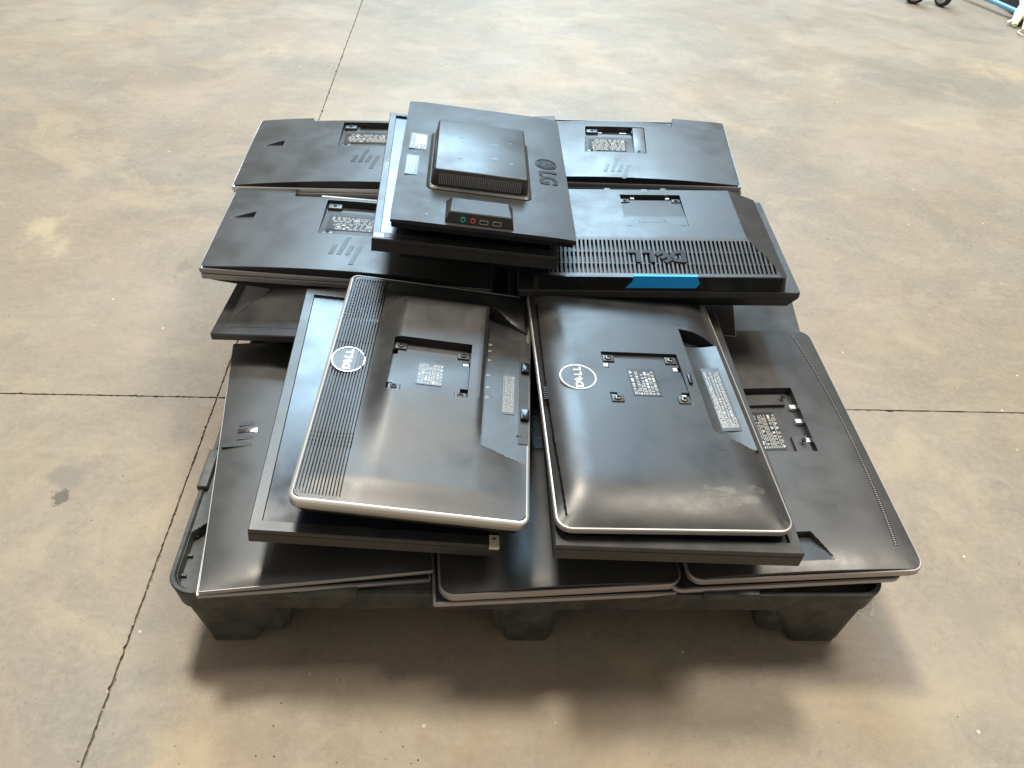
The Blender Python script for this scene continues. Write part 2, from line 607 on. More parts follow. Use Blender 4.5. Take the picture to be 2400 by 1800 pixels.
def join_meshes(name, objs, parent):
    bm = bmesh.new()
    mats = []
    for o in objs:
        for m in o.data.materials:
            if m not in mats:
                mats.append(m)
        bm.from_mesh(o.data)
    me = bpy.data.meshes.new(name)
    bm.to_mesh(me)
    bm.free()
    for m in mats:
        me.materials.append(m)
    for o in objs:
        bpy.data.objects.remove(o)
    o = bpy.data.objects.new(name, me)
    COL.objects.link(o)
    o.parent = parent
    return o


def brand_letters(name, x, y, z, h, rot, mat, parent, thick=0.0003, wide=1.15, bold=0.036):
    """the four-letter mark with its tilted second letter, height h, reading along rot"""
    c, s = math.cos(rot), math.sin(rot)
    o = []
    adv = h * 0.88 * wide
    for i, ch in enumerate('DELL'):
        u = (i - 1.5) * adv + (0.04 * h if i > 1 else 0)
        p = (x + c * u, y + s * u, z)
        o.append(text('glyph', ch, h * 1.38, p, rot + (rad(38) if i == 1 else 0), mat, None, thick, h * bold, wide * (0.92 if i == 1 else 1.0)))
    return join_meshes(name, o, parent)


def disc(name, x, y, z, r, h, mat, parent, n=20, rx=None):
    ry = r
    rx = rx or r
    lo = [(x + rx * math.cos(2 * math.pi * i / n), y + ry * math.sin(2 * math.pi * i / n), z) for i in range(n)]
    hi = [(a, b, z + h) for a, b, _ in lo]
    V, F = loft([lo, hi])
    return obj(name, V, F, mat, parent, 40)


def oval_ring(name, x, y, z, rx, ry, t, h, mat, parent, n=48):
    def lp(ax, ay, zz):
        return [(x + ax * math.cos(2 * math.pi * i / n), y + ay * math.sin(2 * math.pi * i / n), zz) for i in range(n)]
    V, F = loft([lp(rx, ry, z), lp(rx, ry, z + h), lp(rx - t, ry - t, z + h), lp(rx - t, ry - t, z)], closed=True)
    return obj(name, V, F, mat, parent, 40)


SCREW = {}


def screw(x, y, z, parent, mat='screw_steel', r=0.0042):
    key = (mat, r)
    if key not in SCREW:
        n = 16
        lp = lambda rr_, zz: [(rr_ * math.cos(2 * math.pi * i / n), rr_ * math.sin(2 * math.pi * i / n), zz) for i in range(n)]
        V, F = loft([lp(r, -0.001), lp(r, 0.0016), lp(r * 0.8, 0.0024), lp(r * 0.42, 0.0024), lp(r * 0.36, 0.0004)])
        o = obj('screw', V, F, mat, parent, 40)
        SCREW[key] = o.data
    else:
        o = bpy.data.objects.new('screw', SCREW[key])
        COL.objects.link(o)
        o.parent = parent
    o.location = (x, y, z)
    return o


def label(x0, x1, y0, y1, z, parent, rot=0, seed=1, plate='label_black', ink='print_white', name='rating_label', icons=0.5, dense=1.0):
    """sticker with rows of printed marks; rot in quarter turns: the way the print reads"""
    rnd = random.Random(seed)
    pl = box(name, x0, x1, y0, y1, z - 0.002, z + 0.0002, plate, parent)
    W, H = (x1 - x0, y1 - y0) if rot % 2 == 0 else (y1 - y0, x1 - x0)
    L = []
    v = H * 0.94
    za, zb = z + 0.0001, z + 0.00028
    while v > H * 0.08:
        big = rnd.random() < icons
        rh = H * (0.085 if big else 0.026)
        u = W * 0.05
        while u < W * 0.93:
            if big:
                ww = rh * rnd.choice((0.9, 1.0, 1.3, 2.2))
                if u + ww > W * 0.95:
                    break
                k = rnd.random()
                if k < 0.15:      # solid
                    L.append((u, u + ww, v - rh, v))
                elif k < 0.8:     # outlined sign
                    t = rh * 0.16
                    L += [(u, u + ww, v - t, v), (u, u + ww, v - rh, v - rh + t), (u, u + t, v - rh + t, v - t), (u + ww - t, u + ww, v - rh + t, v - t)]
                    L.append((u + ww * 0.42, u + ww * 0.60, v - rh * 0.72, v - rh * 0.3))
                else:             # cross-barred
                    L += [(u, u + ww, v - rh * 0.3, v), (u + ww * 0.3, u + ww * 0.7, v - rh, v - rh * 0.34)]
                u += ww + rh * rnd.uniform(0.3, 1.2)
            else:
                ww = W * rnd.uniform(0.03, 0.14)
                if u + ww > W * 0.95 or rnd.random() > 0.93:
                    if rnd.random() < 0.6:
                        break
                L.append((u, min(u + ww, W * 0.95), v - rh * 0.8, v))
                u += ww + W * 0.016
        v -= rh + H * (0.045 if big else 0.030) / dense
    out = []
    for a, b, c, d in L:
        if rot == 0:
            out.append((x0 + a, x0 + b, y0 + c, y0 + d, za, zb))
        elif rot == 2:
            out.append((x1 - b, x1 - a, y1 - d, y1 - c, za, zb))
        elif rot == 1:   # reads along +y, up is -x
            out.append((x1 - d, x1 - c, y0 + a, y0 + b, za, zb))
        else:            # reads along -y, up is +x
            out.append((x0 + c, x0 + d, y1 - b, y1 - a, za, zb))
    V, F = boxes(out)
    p = obj('label_print', V, F, ink, pl)
    return pl


def tilted(lb, z, axis, ang):
    me = lb.data
    xs = [v.co.x for v in me.vertices]
    ys = [v.co.y for v in me.vertices]
    c = Vector(((min(xs) + max(xs)) / 2, (min(ys) + max(ys)) / 2, 0))
    mt = Matrix.Translation(c + Vector((0, 0, z))) @ Matrix.Rotation(ang, 4, axis) @ Matrix.Translation(-c)
    me.transform(mt)
    for ch in lb.children:
        ch.data.transform(mt)
    return lb


# ---------------------------------------------------------------- poses fitted to the photograph (metres)
POSE = {
    # name: (x, y, z, yaw, tilt_x, tilt_y, w, d)
    'N': (0.2047, 0.9410, 0.3124, 6.29, 0.20, -2.50, 0.327, 0.539),
    'H': (-0.0814, 1.3825, 0.4660, 4.3300, 0.1600, -5.4100, 0.3095, 0.4796),
    'H0': (-0.1165, 1.3938, 0.4280, 5.7800, 0.7700, -5.7600, 0.3160, 0.4933),
    'K': (-0.1306, 0.9310, 0.3120, 1.84, 1.59, -5.41, 0.323, 0.511),
    'L': (-0.1922, 0.9351, 0.2628, 5.33, 2.36, -6.21, 0.342, 0.533),
    'A': (-0.3078, 0.9090, 0.1803, 12.33, 0.63, -1.35, 0.324, 0.541),
    'B': (0.0547, 0.9315, 0.1700, 8.82, -0.13, -0.56, 0.356, 0.542),
    'C': (0.4224, 0.9765, 0.2009, 6.03, 2.62, 2.89, 0.352, 0.543),
    'G': (-0.3260, 1.3644, 0.3047, 4.18, 0.36, -2.82, 0.531, 0.317),
    'F': (-0.3464, 1.6718, 0.3260, 5.7900, -0.6700, 0.4000, 0.5616, 0.3380),
    'J': (0.2407, 1.3383, 0.3480, 2.55, 0.89, 2.63, 0.501, 0.319),
    'I': (0.1963, 1.7652, 0.3350, -1.61, 0.77, 3.54, 0.543, 0.327),
    'D': (-0.2747, 1.2638, 0.2500, 1.01, -1.09, 2.31, 0.540, 0.330),
}


def pose_matrix(x, y, z, yaw, tx, ty):
    ex = Vector((1, 0, math.tan(rad(ty)))).normalized()
    ey = Vector((0, 1, math.tan(rad(tx))))
    ey = (ey - ex * ey.dot(ex)).normalized()
    ez = ex.cross(ey)
    m = Matrix((ex, ey, ez)).transposed().to_4x4()
    return Matrix.Translation((x, y, z)) @ Matrix.Rotation(rad(yaw), 4, 'Z') @ m


GROUP = 'flat computer monitors piled on the pallet'


def thing(name, lab, cat, mat=None, group=None):
    o = bpy.data.objects.new(name, None)
    o.empty_display_size = 0.1
    COL.objects.link(o)
    if mat is not None:
        o.matrix_world = mat
    o['label'] = lab
    o['category'] = cat
    if group:
        o['group'] = group
    return o


def monitor(key, lab, pose=None):
    p = pose or POSE[key]
    t = thing('monitor', lab, 'monitor', pose_matrix(*p[:6]), GROUP)
    return t, p[6], p[7]


# ---------------------------------------------------------------- floor: four slabs with sawn joints
def build_floor():
    fl = obj('floor', [(-30, -8, -0.0045), (30, -8, -0.0045), (30, 45, -0.0045), (-30, 45, -0.0045)], [(0, 1, 2, 3)], 'joint_dirt')
    fl['kind'] = 'structure'
    a0, a1 = Vector((-0.545, 0.441)), Vector((-0.82, 3.903))
    b0, b1 = Vector((-1.034, 1.151)), Vector((1.125, 1.326))
    da = (a1 - a0).normalized()
    db = (b1 - b0).normalized()
    # crossing of the two joints
    det = da.x * (-db.y) + db.x * da.y
    q = b0 - a0
    t = (q.x * (-db.y) + db.x * q.y) / det
    c = a0 + da * t
    rnd = random.Random(4)

    def path(direction, length, normal):
        """jittered edge from the crossing outward, fine near the scene"""
        out = []
        s = 0.0
        while s < length:
            j = rnd.uniform(-0.0009, 0.0009) + (rnd.uniform(0.001, 0.0035) if rnd.random() < 0.06 else 0)
            out.append(c + direction * (s + 0.0020) + normal * (0.0018 + j))
            s += 0.006 if s < 0.8 else (0.012 if s < 3 else 0.6)
        out.append(c + direction * length + normal * 0.0018)
        return out
    for sa in (1, -1):
        for sb in (1, -1):
            pa = path(da * sa, 24, db * sb)
            pb = path(db * sb, 24, da * sa)
            corner = c + da * sa * 24 + db * sb * 24
            poly = [c + da * sa * 0.0018 + db * sb * 0.0018] + pb[1:] + [corner] + list(reversed(pa[1:]))
            if sa * sb < 0:
                poly = list(reversed(poly))
            n = len(poly)
            V = [(p.x, p.y, 0.0) for p in poly] + [(p.x, p.y, -0.004) for p in poly]
            F = [tuple(range(n))] + [((i + 1) % n, i, n + i, n + (i + 1) % n) for i in range(n)]
            me = bpy.data.meshes.new('slab')
            me.from_pydata(V, [], F)
            me.materials.append(M['concrete_floor'])
            # make sure the top faces up
            if me.polygons[0].normal.z < 0:
                me.flip_normals()
            o = bpy.data.objects.new('slab', me)
            COL.objects.link(o)
            o.parent = fl
    # loose grit: chips and crumbs lying on the floor
    for nm, mat, cnt, seed in (('pale_grit', 'grit_pale', 260, 1), ('dark_grit', 'grit_dark', 200, 2)):
        rnd = random.Random(seed)
        V, F = [], []
        for i in range(cnt):
            x = rnd.uniform(-1.3, 1.3)
            y = rnd.uniform(0.35, 1.6) if rnd.random() < 0.7 else rnd.uniform(1.6, 4.0)
            if i % 3 == 0:    # crumbs gather in the joint
                s = rnd.uniform(-0.9, 1.6)
                pp = c + da * s + db * rnd.gauss(0, 0.004)
                x, y = pp.x, pp.y
            if i % 7 == 0 and seed == 2:
                x, y = rnd.gauss(-0.15, 0.14), rnd.gauss(0.47, 0.05)
            r = rnd.uniform(0.0006, 0.0018) * (1.5 if y > 2 else 1)
            b = len(V)
            a = rnd.uniform(0, 6.28)
            for k in range(4):
                V.append((x + r * math.cos(a + k * 1.57) * rnd.uniform(0.6, 1.3), y + r * math.sin(a + k * 1.57) * rnd.uniform(0.6, 1.3), 0.0002))
            V.append((x, y, r * 0.9))
            F += [(b, b + 1, b + 4), (b + 1, b + 2, b + 4), (b + 2, b + 3, b + 4), (b + 3, b, b + 4)]
        g = obj(nm, V, F, mat)
        g['kind'] = 'stuff'
        g['label'] = ('pale crumbs' if seed == 1 else 'dark crumbs') + ' of grit scattered over the concrete floor'


build_floor()


# ---------------------------------------------------------------- pallet
def build_pallet():
    W, D, ZR = 1.039, 1.220, 0.1415
    root = thing('plastic_pallet', 'black nestable plastic pallet on cup shaped feet under the pile of monitors', 'pallet',
                 Matrix.Translation((0.0085, 1.2725, 0)) @ Matrix.Rotation(rad(4.6), 4, 'Z') @ Matrix.Diagonal((1.014, 1, 1.085, 1)))
    # rim: lip with outward leaning wall
    ring('rim', W, D, 0.038, [(0.008, ZR - 0.040), (0.005, ZR - 0.040), (0.002, ZR - 0.012), (0.0, ZR - 0.003), (0.0015, ZR), (0.007, ZR + 0.0005),
                              (0.0085, ZR - 0.002), (0.0095, ZR - 0.030)], 'pallet_plastic', root, 40)
    # deck with nine open cups
    cups = []
    for cx, x0, x1 in ((-1, -0.5090, -0.352), (0, -0.066, 0.046), (1, 0.345, 0.5090)):
        for cy, y0, y1 in ((-1, -0.5995, -0.480), (0, -0.08, 0.06), (1, 0.470, 0.5995)):
            cups.append((x0, x1, y0, y1, cx, cy))

    def zf(X, Y):
        Z = np.full_like(X, ZR - 0.003)
        Z -= 0.006 * (np.abs(X) < 0.48) * (np.abs(Y) < 0.545)
        for x0, x1, y0, y1, cx, cy in cups:
            mx, my, hx, hy = (x0 + x1) / 2, (y0 + y1) / 2, (x1 - x0) / 2, (y1 - y0) / 2
            # chamfered towards the middle of the pallet
            ch = (np.abs(X - mx) / hx + np.abs(Y - my) / hy) - 1.55 * ((np.sign(X - mx) == -cx) if cx else 1)
            t = np.minimum((hx - np.abs(X - mx)), (hy - np.abs(Y - my)))
            cc = (hx + hy) - (np.abs(X - mx) + np.abs(Y - my)) - 0.022
            inward = (np.sign(X - mx) == -cx) | (np.sign(Y - my) == -cy)
            t = np.where(inward, np.minimum(t, cc), t)
            Z = np.where(t > 0, (ZR - 0.012) - 0.105 * np.clip(t / 0.012, 0, 1), Z)
        # shallow ribs over the deck
        rib = (np.mod(X, 0.09) < 0.006) | (np.mod(Y, 0.11) < 0.006)
        flat = (Z > ZR - 0.011) & (Z < ZR - 0.005)
        Z = np.where(flat & rib & (np.abs(X) < 0.48) & (np.abs(Y) < 0.57), Z + 0.003, Z)
        return Z
    cover('deck', W - 0.0192, D - 0.0192, 0.029, zf, ZR - 0.018, 'pallet_plastic', root, step=0.012,
          rx=[(-0.509, -0.34, 0.0026), (0.34, 0.509, 0.0026), (-0.07, 0.05, 0.004)], ry=[(-0.6, -0.47, 0.0026), (0.46, 0.6, 0.006)], sharp=30)
    # under-deck apron set behind the rim
    # feet
    fmesh = {}
    for x0, x1, y0, y1, cx, cy in cups:
        tx0, tx1, ty0, ty1 = x0 + 0.001, x1 - 0.001, y0 - 0.001, y1 + 0.001
        if cy == 0:
            ty0, ty1 = y0, y1
        n0 = 0.012
        if cx == -1:
            bx0, bx1 = -0.486, -0.414
        elif cx == 1:
            bx0, bx1 = 0.412, 0.492
        else:
            bx0, bx1 = -0.038, 0.032
        ky = 0.012
        by0, by1 = (ty0 + 0.008, ty1 - 0.035) if cy < 0 else ((ty0 + 0.035, ty1 - 0.008) if cy > 0 else (ty0 + 0.03, ty1 - 0.03))

        def lp(a0, a1, b0, b1, z, r):
            return [(x + (a0 + a1) / 2, y + (b0 + b1) / 2, z) for x, y in rr(a1 - a0, b1 - b0, r, 5)]
        m = 0.55
        loops = [lp(bx0 + 0.002, bx1 - 0.002, by0 + 0.002, by1 - 0.002, 0.0002, 0.012), lp(bx0, bx1, by0, by1, 0.003, 0.012),
                 lp(bx0, bx1 + 0.004, by0, by1, 0.010, 0.012),
                 lp(bx0 * (1 - m) + tx0 * m, bx1 * 0.36 + tx1 * 0.64, by0 * (1 - m) + ty0 * m, by1 * (1 - m) + ty1 * m, 0.062, 0.018),
                 lp(tx0, tx1, ty0, ty1, ZR - 0.030, 0.020), lp(tx0, tx1, ty0, ty1, ZR - 0.0185, 0.020)]
        V, F = loft(loops)
        f = obj('foot', V, F, 'pallet_plastic', root, 32)
    # raised stops along the rim
    for (x0, x1, y0, y1) in ((-0.335, -0.252, -0.6125, -0.5955), (0.241, 0.325, -0.6125, -0.5955), (-0.522, -0.505, -0.418, -0.335),
                             (-0.522, -0.505, 0.10, 0.18), (0.505, 0.522, -0.40, -0.32), (0.505, 0.522, 0.10, 0.18), (-0.335, -0.25, 0.5955, 0.6125), (0.241, 0.325, 0.5955, 0.6125)):
        box('rim_stop', x0, x1, y0, y1, ZR - 0.004, ZR + 0.006, 'pallet_plastic', root, 0.003)
    # ribs inside the visible cups
    for x0, x1, y0, y1 in ((-0.5085, -0.501, -0.570, -0.566), (-0.5085, -0.501, -0.535, -0.531), (-0.5085, -0.501, -0.500, -0.496),
                           (0.501, 0.5085, -0.570, -0.566), (0.501, 0.5085, -0.53, -0.526)):
        box('cup_rib', x0, x1, y0, y1, 0.05, ZR - 0.014, 'pallet_plastic', root)
    return root


build_pallet()


# ---------------------------------------------------------------- shared monitor pieces
def frame_back_up(t, w, d, r, mat, z_bot, lip=0.004, body=True, body_mat='body_dark', body_in=0.03, body_dep=0.012):
    """front bezel seen edge-on round a back-up monitor"""
    ring('bezel', w, d, r, [(0.006, z_bot), (0.0008, z_bot), (0, z_bot + 0.001), (0, -0.0012), (0.0008, 0.0), (lip, 0.0), (lip + 0.0004, -0.003), (0.006, -0.004)], mat, t)
    if body:
        slab('front_panel', w - 0.002, d - 0.002, r, [(body_in * 0.2, z_bot - 0.003), (0.001, z_bot - 0.002), (0, z_bot - 0.0003)], body_mat, t)


def face_down_body(t, w, d, r, z0, depth, inset, mat='body_dark'):
    """housing that hangs below a screen-up monitor"""
    slab('rear_housing', w, d, r, [(inset + 0.02, z0 - depth), (inset, z0 - depth + 0.006), (inset * 0.85, z0 - depth * 0.45), (inset * 0.8, z0 - 0.0003)], mat, t)


def pocket(Z, X, Y, x0, x1, y0, y1, depth, sl=0.0):
    ins = (X > x0) & (X < x1) & (Y > y0) & (Y < y1)
    return np.where(ins, Z - depth + sl * (y0 - Y) / (y0 - y1 - 1e-9), Z)


def hp_bars(t, cx, cy, z, scale, rot, mat='logo_dark', shear=0.20, n='logo_bar'):
    """the mark made of four slanted bars; rot 0: long stroke up on the second bar"""
    s = scale
    bars = [(-1.5, -0.5, 0.5), (-0.5, -0.5, 1.45), (0.5, -0.5, 0.5), (1.5, -1.45, 0.5)]
    for b, v0, v1 in bars:
        wd = 0.27
        poly = []
        for u, v in ((b - wd, v0), (b + wd, v0), (b + wd, v1), (b - wd, v1)):
            px, py = (u * 0.50 + shear * v) * s, v * s
            c, sn = math.cos(rot), math.sin(rot)
            poly.append((cx + c * px - sn * py, cy + sn * px + c * py))
        prism(n, poly, z - 0.001, z + 0.0005, mat, t)


def vesa_tabs(t, pts, z, size=0.011, mat='black_flange', scr='screw_steel', h=0.003):
    for x, y in pts:
        box('mount_tab', x - size, x + size, y - size * 0.8, y + size * 0.8, z - 0.001, z + h, mat, t, 0.0015)
        screw(x, y, z + h, t, scr)


# ---------------------------------------------------------------- K: striped back, silver frame
def build_K():
    t, w, d = monitor('K', 'black monitor with striped vent panel, silver frame and oval badge, on the front left pile')
    ring('bezel', w, d, 0.015, [(0.006, -0.017), (0.001, -0.017), (0, -0.0155), (0, -0.002), (0.002, 0.0), (0.0050, 0.0006), (0.0056, -0.002), (0.008, -0.004)], 'silver_bright', t)
    ring('front_edge', w - 0.006, d - 0.006, 0.018, [(0.010, -0.028), (0.002, -0.028), (0, -0.024), (0, -0.0172), (0.010, -0.0172)], 'black_gloss', t)
    slab('front_panel', w - 0.02, d - 0.02, 0.015, [(0, -0.026), (0, -0.0185)], 'body_dark', t)
    gx = [-0.1535 + i * 0.00455 for i in range(14)]
    VX0, VX1, VY0, VY1 = -0.062, 0.062, -0.044, 0.072

    def zf(X, Y):
        H = 0.0165
        l = sst((X + 0.100) / 0.052)
        rgt = sst((0.098 - X) / 0.020)
        up = sst((0.206 - Y) / 0.040)
        dn = sst((Y + 0.262) / 0.215)
        Z = (H + 0.055 * Y) * l * rgt * up * dn
        # body carries on to the right below the tray
        Zl = (H + 0.055 * Y) * sst((0.160 - X) / 0.080) * dn * up
        wl = np.maximum(sst((-0.085 - Y) / 0.060), sst((Y - 0.150) / 0.040)) * (X > 0.060)
        Z = Z + (np.maximum(Z, Zl) - Z) * wl
        Z = Z + 0.0055 * np.clip((X + 0.158) / 0.058, 0, 1) * sst((0.160 - X) / 0.078) * sst((d / 2 - np.abs(Y)) / 0.05)
        # connector tray
        ylo = -0.128 - 0.022 * np.clip((X - 0.088) / 0.072, 0, 1)
        yhi = 0.188 - 0.040 * np.clip((X - 0.084) / 0.072, 0, 1)
        tray = (X > 0.0865) & (X < 0.1615) & (Y > ylo) & (Y < yhi)
        Z = np.where(tray, 0.0005, Z)
        Z = np.where(tray & (Y > 0.126), -0.012, Z)
        # mounting recess
        ins = (X > VX0) & (X < VX1) & (Y > VY0) & (Y < VY1)
        Z = np.where(ins, 0.0088 + 0.0055 * np.clip((VY0 + 0.116 - 0.02 - Y) / 0.1, 0, 1) + 0.055 * (Y - 0.014), Z)
        for x0, x1, y0, y1 in ((-0.062, -0.054, 0.044, 0.056), (-0.062, -0.054, -0.035, -0.022), (0.050, 0.062, 0.034, 0.044), (0.050, 0.062, -0.030, -0.018)):
            Z = np.where((X > x0) & (X < x1) & (Y > y0) & (Y < y1), 0.002, Z)
        g = np.zeros_like(X, bool)
        for q in gx:
            g |= (X > q - 0.0009) & (X < q + 0.0009)
        yy = np.mod(Y, 0.008) < 0.0062
        gg = g & (np.abs(Y) < 0.243)
        Z = np.where(gg & yy, Z - 0.0045, np.where(gg, Z - 0.0024, Z))
        return Z
    fx = [VX0, VX1, 0.0865] + [q + s * 0.0009 for q in gx for s in (-1, 1)]
    fy = [VY0, VY1, 0.126, 0.243, -0.243]
    cover('back_cover', w - 0.0102, d - 0.0102, 0.016, zf, -0.003, 'black_matte', t, fx, fy, step=0.004,
          rx=[(0.086, 0.10, 0.002), (-0.062, -0.05, 0.002), (0.05, 0.062, 0.002)], ry=[(-0.155, -0.125, 0.002), (0.145, 0.192, 0.002), (-0.036, -0.016, 0.002), (0.032, 0.058, 0.002)])
    # badge
    disc('badge', -0.1285, 0.025, -0.003, 0.026, 0.0068, 'charcoal_smooth', t, 48, 0.0245)
    oval_ring('badge_ring', -0.1285, 0.025, -0.002, 0.0262, 0.0290, 0.0017, 0.0066, 'silver_bright', t)
    brand_letters('brand_letters', -0.1285, 0.026, 0.0039, 0.0112, rad(90), 'silver_bright', t, 0.0004)
    # recess details
    for x, y in ((-0.051, 0.062), (0.050, 0.056), (-0.051, -0.033), (0.051, -0.036)):
        zz = 0.0088 + 0.0055 * min(1, max(0, (0.052 - y) / 0.1)) + 0.055 * (y - 0.014)
        box('mount_tab', x - 0.009, x + 0.010, y - 0.007, y + 0.007, zz - 0.001, zz + 0.0026, 'black_flange', t, 0.001)
        screw(x, y, zz + 0.0026, t, 'body_dark', 0.005)
    box('latch_clip', 0.051, 0.060, 0.036, 0.042, 0.003, 0.0100, 'clip_white', t)
    tilted(label(-0.019, 0.021, -0.019, 0.032, 0.0, t, 1, 11, icons=0.8), 0.0115, 'X', -0.004)
    box('release_button', 0.0665, 0.0735, 0.028, 0.050, 0.009, 0.0205, 'black_gloss', t, 0.002)
    # tray: port marks, label, cover clips, lock slot
    marks = []
    for y in (0.108, 0.092, 0.069, 0.033, 0.004, -0.019):
        marks += [(0.0905, 0.0935, y - 0.0022, y - 0.0008, 0.0003, 0.0008), (0.0905, 0.0935, y + 0.0006, y + 0.0018, 0.0003, 0.0008), (0.0945, 0.0957, y - 0.0014, y + 0.0012, 0.0003, 0.0008)]
    V, F = boxes(marks)
    obj('port_marks', V, F, 'print_pale', t)['kind'] = 'stuff'
    label(0.117, 0.137, -0.051, 0.042, 0.0009, t, 1, 12, ink='print_pale', icons=0.25, plate='black_flange')
    box('tray_edge', 0.1435, 0.1585, -0.110, 0.122, 0.0, 0.0016, 'body_dark', t)
    for y in (0.057, -0.050):
        box('cover_clip', 0.146, 0.159, y - 0.013, y + 0.009, 0.0, 0.008, 'black_gloss', t, 0.002)
    box('lock_slot', 0.141, 0.1485, -0.0945, -0.0920, -0.001, 0.0022, 'body_dark', t)
    # thin ribs along the tray wall
    V, F = boxes([(0.0850, 0.0872, y, y + 0.0012, 0.0, 0.012) for y in np.arange(-0.10, -0.02, 0.0034)])
    obj('wall_ribs', V, F, 'black_matte', t)
    return t


build_K()


# ---------------------------------------------------------------- N: smooth pillow back with white badge
def build_N():
    t, w, d = monitor('N', 'black monitor with smooth rounded back and white ringed badge, on the front right pile')
    ring('bezel', w, d, 0.022, [(0.006, -0.009), (0.001, -0.009), (0, -0.008), (0, -0.0016), (0.0012, 0.0), (0.0030, 0.0003), (0.0034, -0.002), (0.008, -0.004)], 'silver_mauve', t)
    slab('front_panel', w - 0.004, d - 0.004, 0.02, [(0.006, -0.013), (0.001, -0.012), (0, -0.0093)], 'body_dark', t)
    VX0, VX1, VY0, VY1 = -0.058, 0.068, -0.046, 0.078

    def zf(X, Y):
        e = lambda q: 1 - (1 - np.clip(q, 0, 1)) ** 2.4
        Z = 0.0185 * e((w / 2 - 0.003 - np.abs(X)) / 0.060) * e((d / 2 - 0.003 - np.abs(Y)) / 0.095)
        # scooped connector bay
        q = np.clip((X - 0.087) / 0.061, 0, 1)
        yu = 0.146 - 0.036 * q ** 1.7
        yl = -0.095 - 0.038 * q ** 0.8
        s = (X > 0.087) & (X < 0.1475) & (Y < yu) & (Y > yl)
        tz = 0.0095 - 0.004 * np.sin(q * math.pi) + 0.004 * q
        Z = np.where(s, np.minimum(tz, Z + 0.004), Z)
        Z = np.where(s & (Y > 0.112 + 0.0 * q), -0.003, Z)
        ins = (X > VX0) & (X < VX1) & (Y > VY0) & (Y < VY1)
        Z = np.where(ins, 0.0125 + 0.006 * np.clip((VY1 - 0.02 - Y) / 0.1, 0, 1), Z)
        for x0, x1, y0, y1 in ((-0.058, -0.048, 0.044, 0.056), (0.056, 0.068, 0.038, 0.050), (-0.058, -0.046, -0.030, -0.018), (0.056, 0.068, -0.028, -0.014)):
            Z = np.where((X > x0) & (X < x1) & (Y > y0) & (Y < y1), 0.008, Z)
        # long vent groove
        g = (np.abs(X + 0.1535 - 0.004 * (Y / 0.24) ** 2) < 0.0015) & (Y < 0.226) & (Y > -0.247)
        Z = np.where(g, Z - 0.006 - 0.0015 * (np.mod(Y, 0.006) < 0.003), Z)
        return Z
    cover('back_cover', w - 0.0064, d - 0.0064, 0.019, zf, -0.003, 'pillow_black', t, [VX0, VX1, 0.087, 0.1475], [VY0, VY1, 0.112], step=0.0042,
          rx=[(-0.1565, -0.148, 0.0005), (0.086, 0.149, 0.003), (-0.058, -0.044, 0.002), (0.054, 0.068, 0.002)],
          ry=[(0.106, 0.148, 0.0018), (-0.135, -0.093, 0.0018), (-0.032, -0.012, 0.002), (0.036, 0.058, 0.002)],
          mats=['pillow_black', 'label_black'], matf=lambda x, y: 1 if abs(x + 0.1535 - 0.004 * (y / 0.24) ** 2) < 0.0013 and -0.247 < y < 0.226 else 0)  # groove faces painted black to strengthen the shade inside it
    oval_ring('badge_ring', -0.1035, 0.013, 0.0165, 0.0290, 0.0290, 0.0021, 0.0028, 'logo_white', t)
    disc('badge', -0.1035, 0.013, 0.0145, 0.0265, 0.0046, 'pillow_black', t, 48)
    brand_letters('brand_letters', -0.1025, 0.013, 0.0192, 0.0118, rad(90), 'logo_white', t, 0.0004)
    for x, y in ((-0.047, 0.067), (0.056, 0.066), (-0.048, -0.034), (0.056, -0.034)):
        zz = 0.0125 + 0.006 * min(1, max(0, (0.058 - y) / 0.1))
        box('mount_tab', x - 0.009, x + 0.010, y - 0.008, y + 0.008, zz - 0.001, zz + 0.0024, 'black_flange', t, 0.001)
        screw(x, y, zz + 0.0024, t, 'screw_steel', 0.0052)
    for x, y in ((-0.053, 0.050), (0.060, 0.044), (-0.052, -0.024), (0.061, -0.021)):
        box('latch_clip', x - 0.0035, x + 0.0035, y - 0.004, y + 0.004, 0.005, 0.0142, 'clip_white', t)
    tilted(label(-0.0205, 0.0245, -0.0255, 0.043, 0.0, t, 1, 21, icons=0.7), 0.0158, 'X', -0.060)
    box('release_button', 0.073, 0.079, 0.004, 0.024, 0.015, 0.0232, 'black_gloss', t, 0.0015)
    for yy in (0.160, -0.135):
        box('screw_cover', 0.083, 0.096, yy - 0.002, yy + 0.002, 0.010, 0.0188, 'body_dark', t)
    tilted(label(0.106, 0.136, -0.088, 0.056, 0.0, t, 1, 22, ink='print_white', icons=0.15, plate='black_flange', dense=1.3), 0.0092, 'Y', -0.10)
    V, F = boxes([(-0.160, -0.153, y, y + 0.0013, 0.0075, 0.0135) for y in np.arange(-0.034, -0.008, 0.0042)])
    obj('indicator_ribs', V, F, 'body_dark', t)
    return t


build_N()


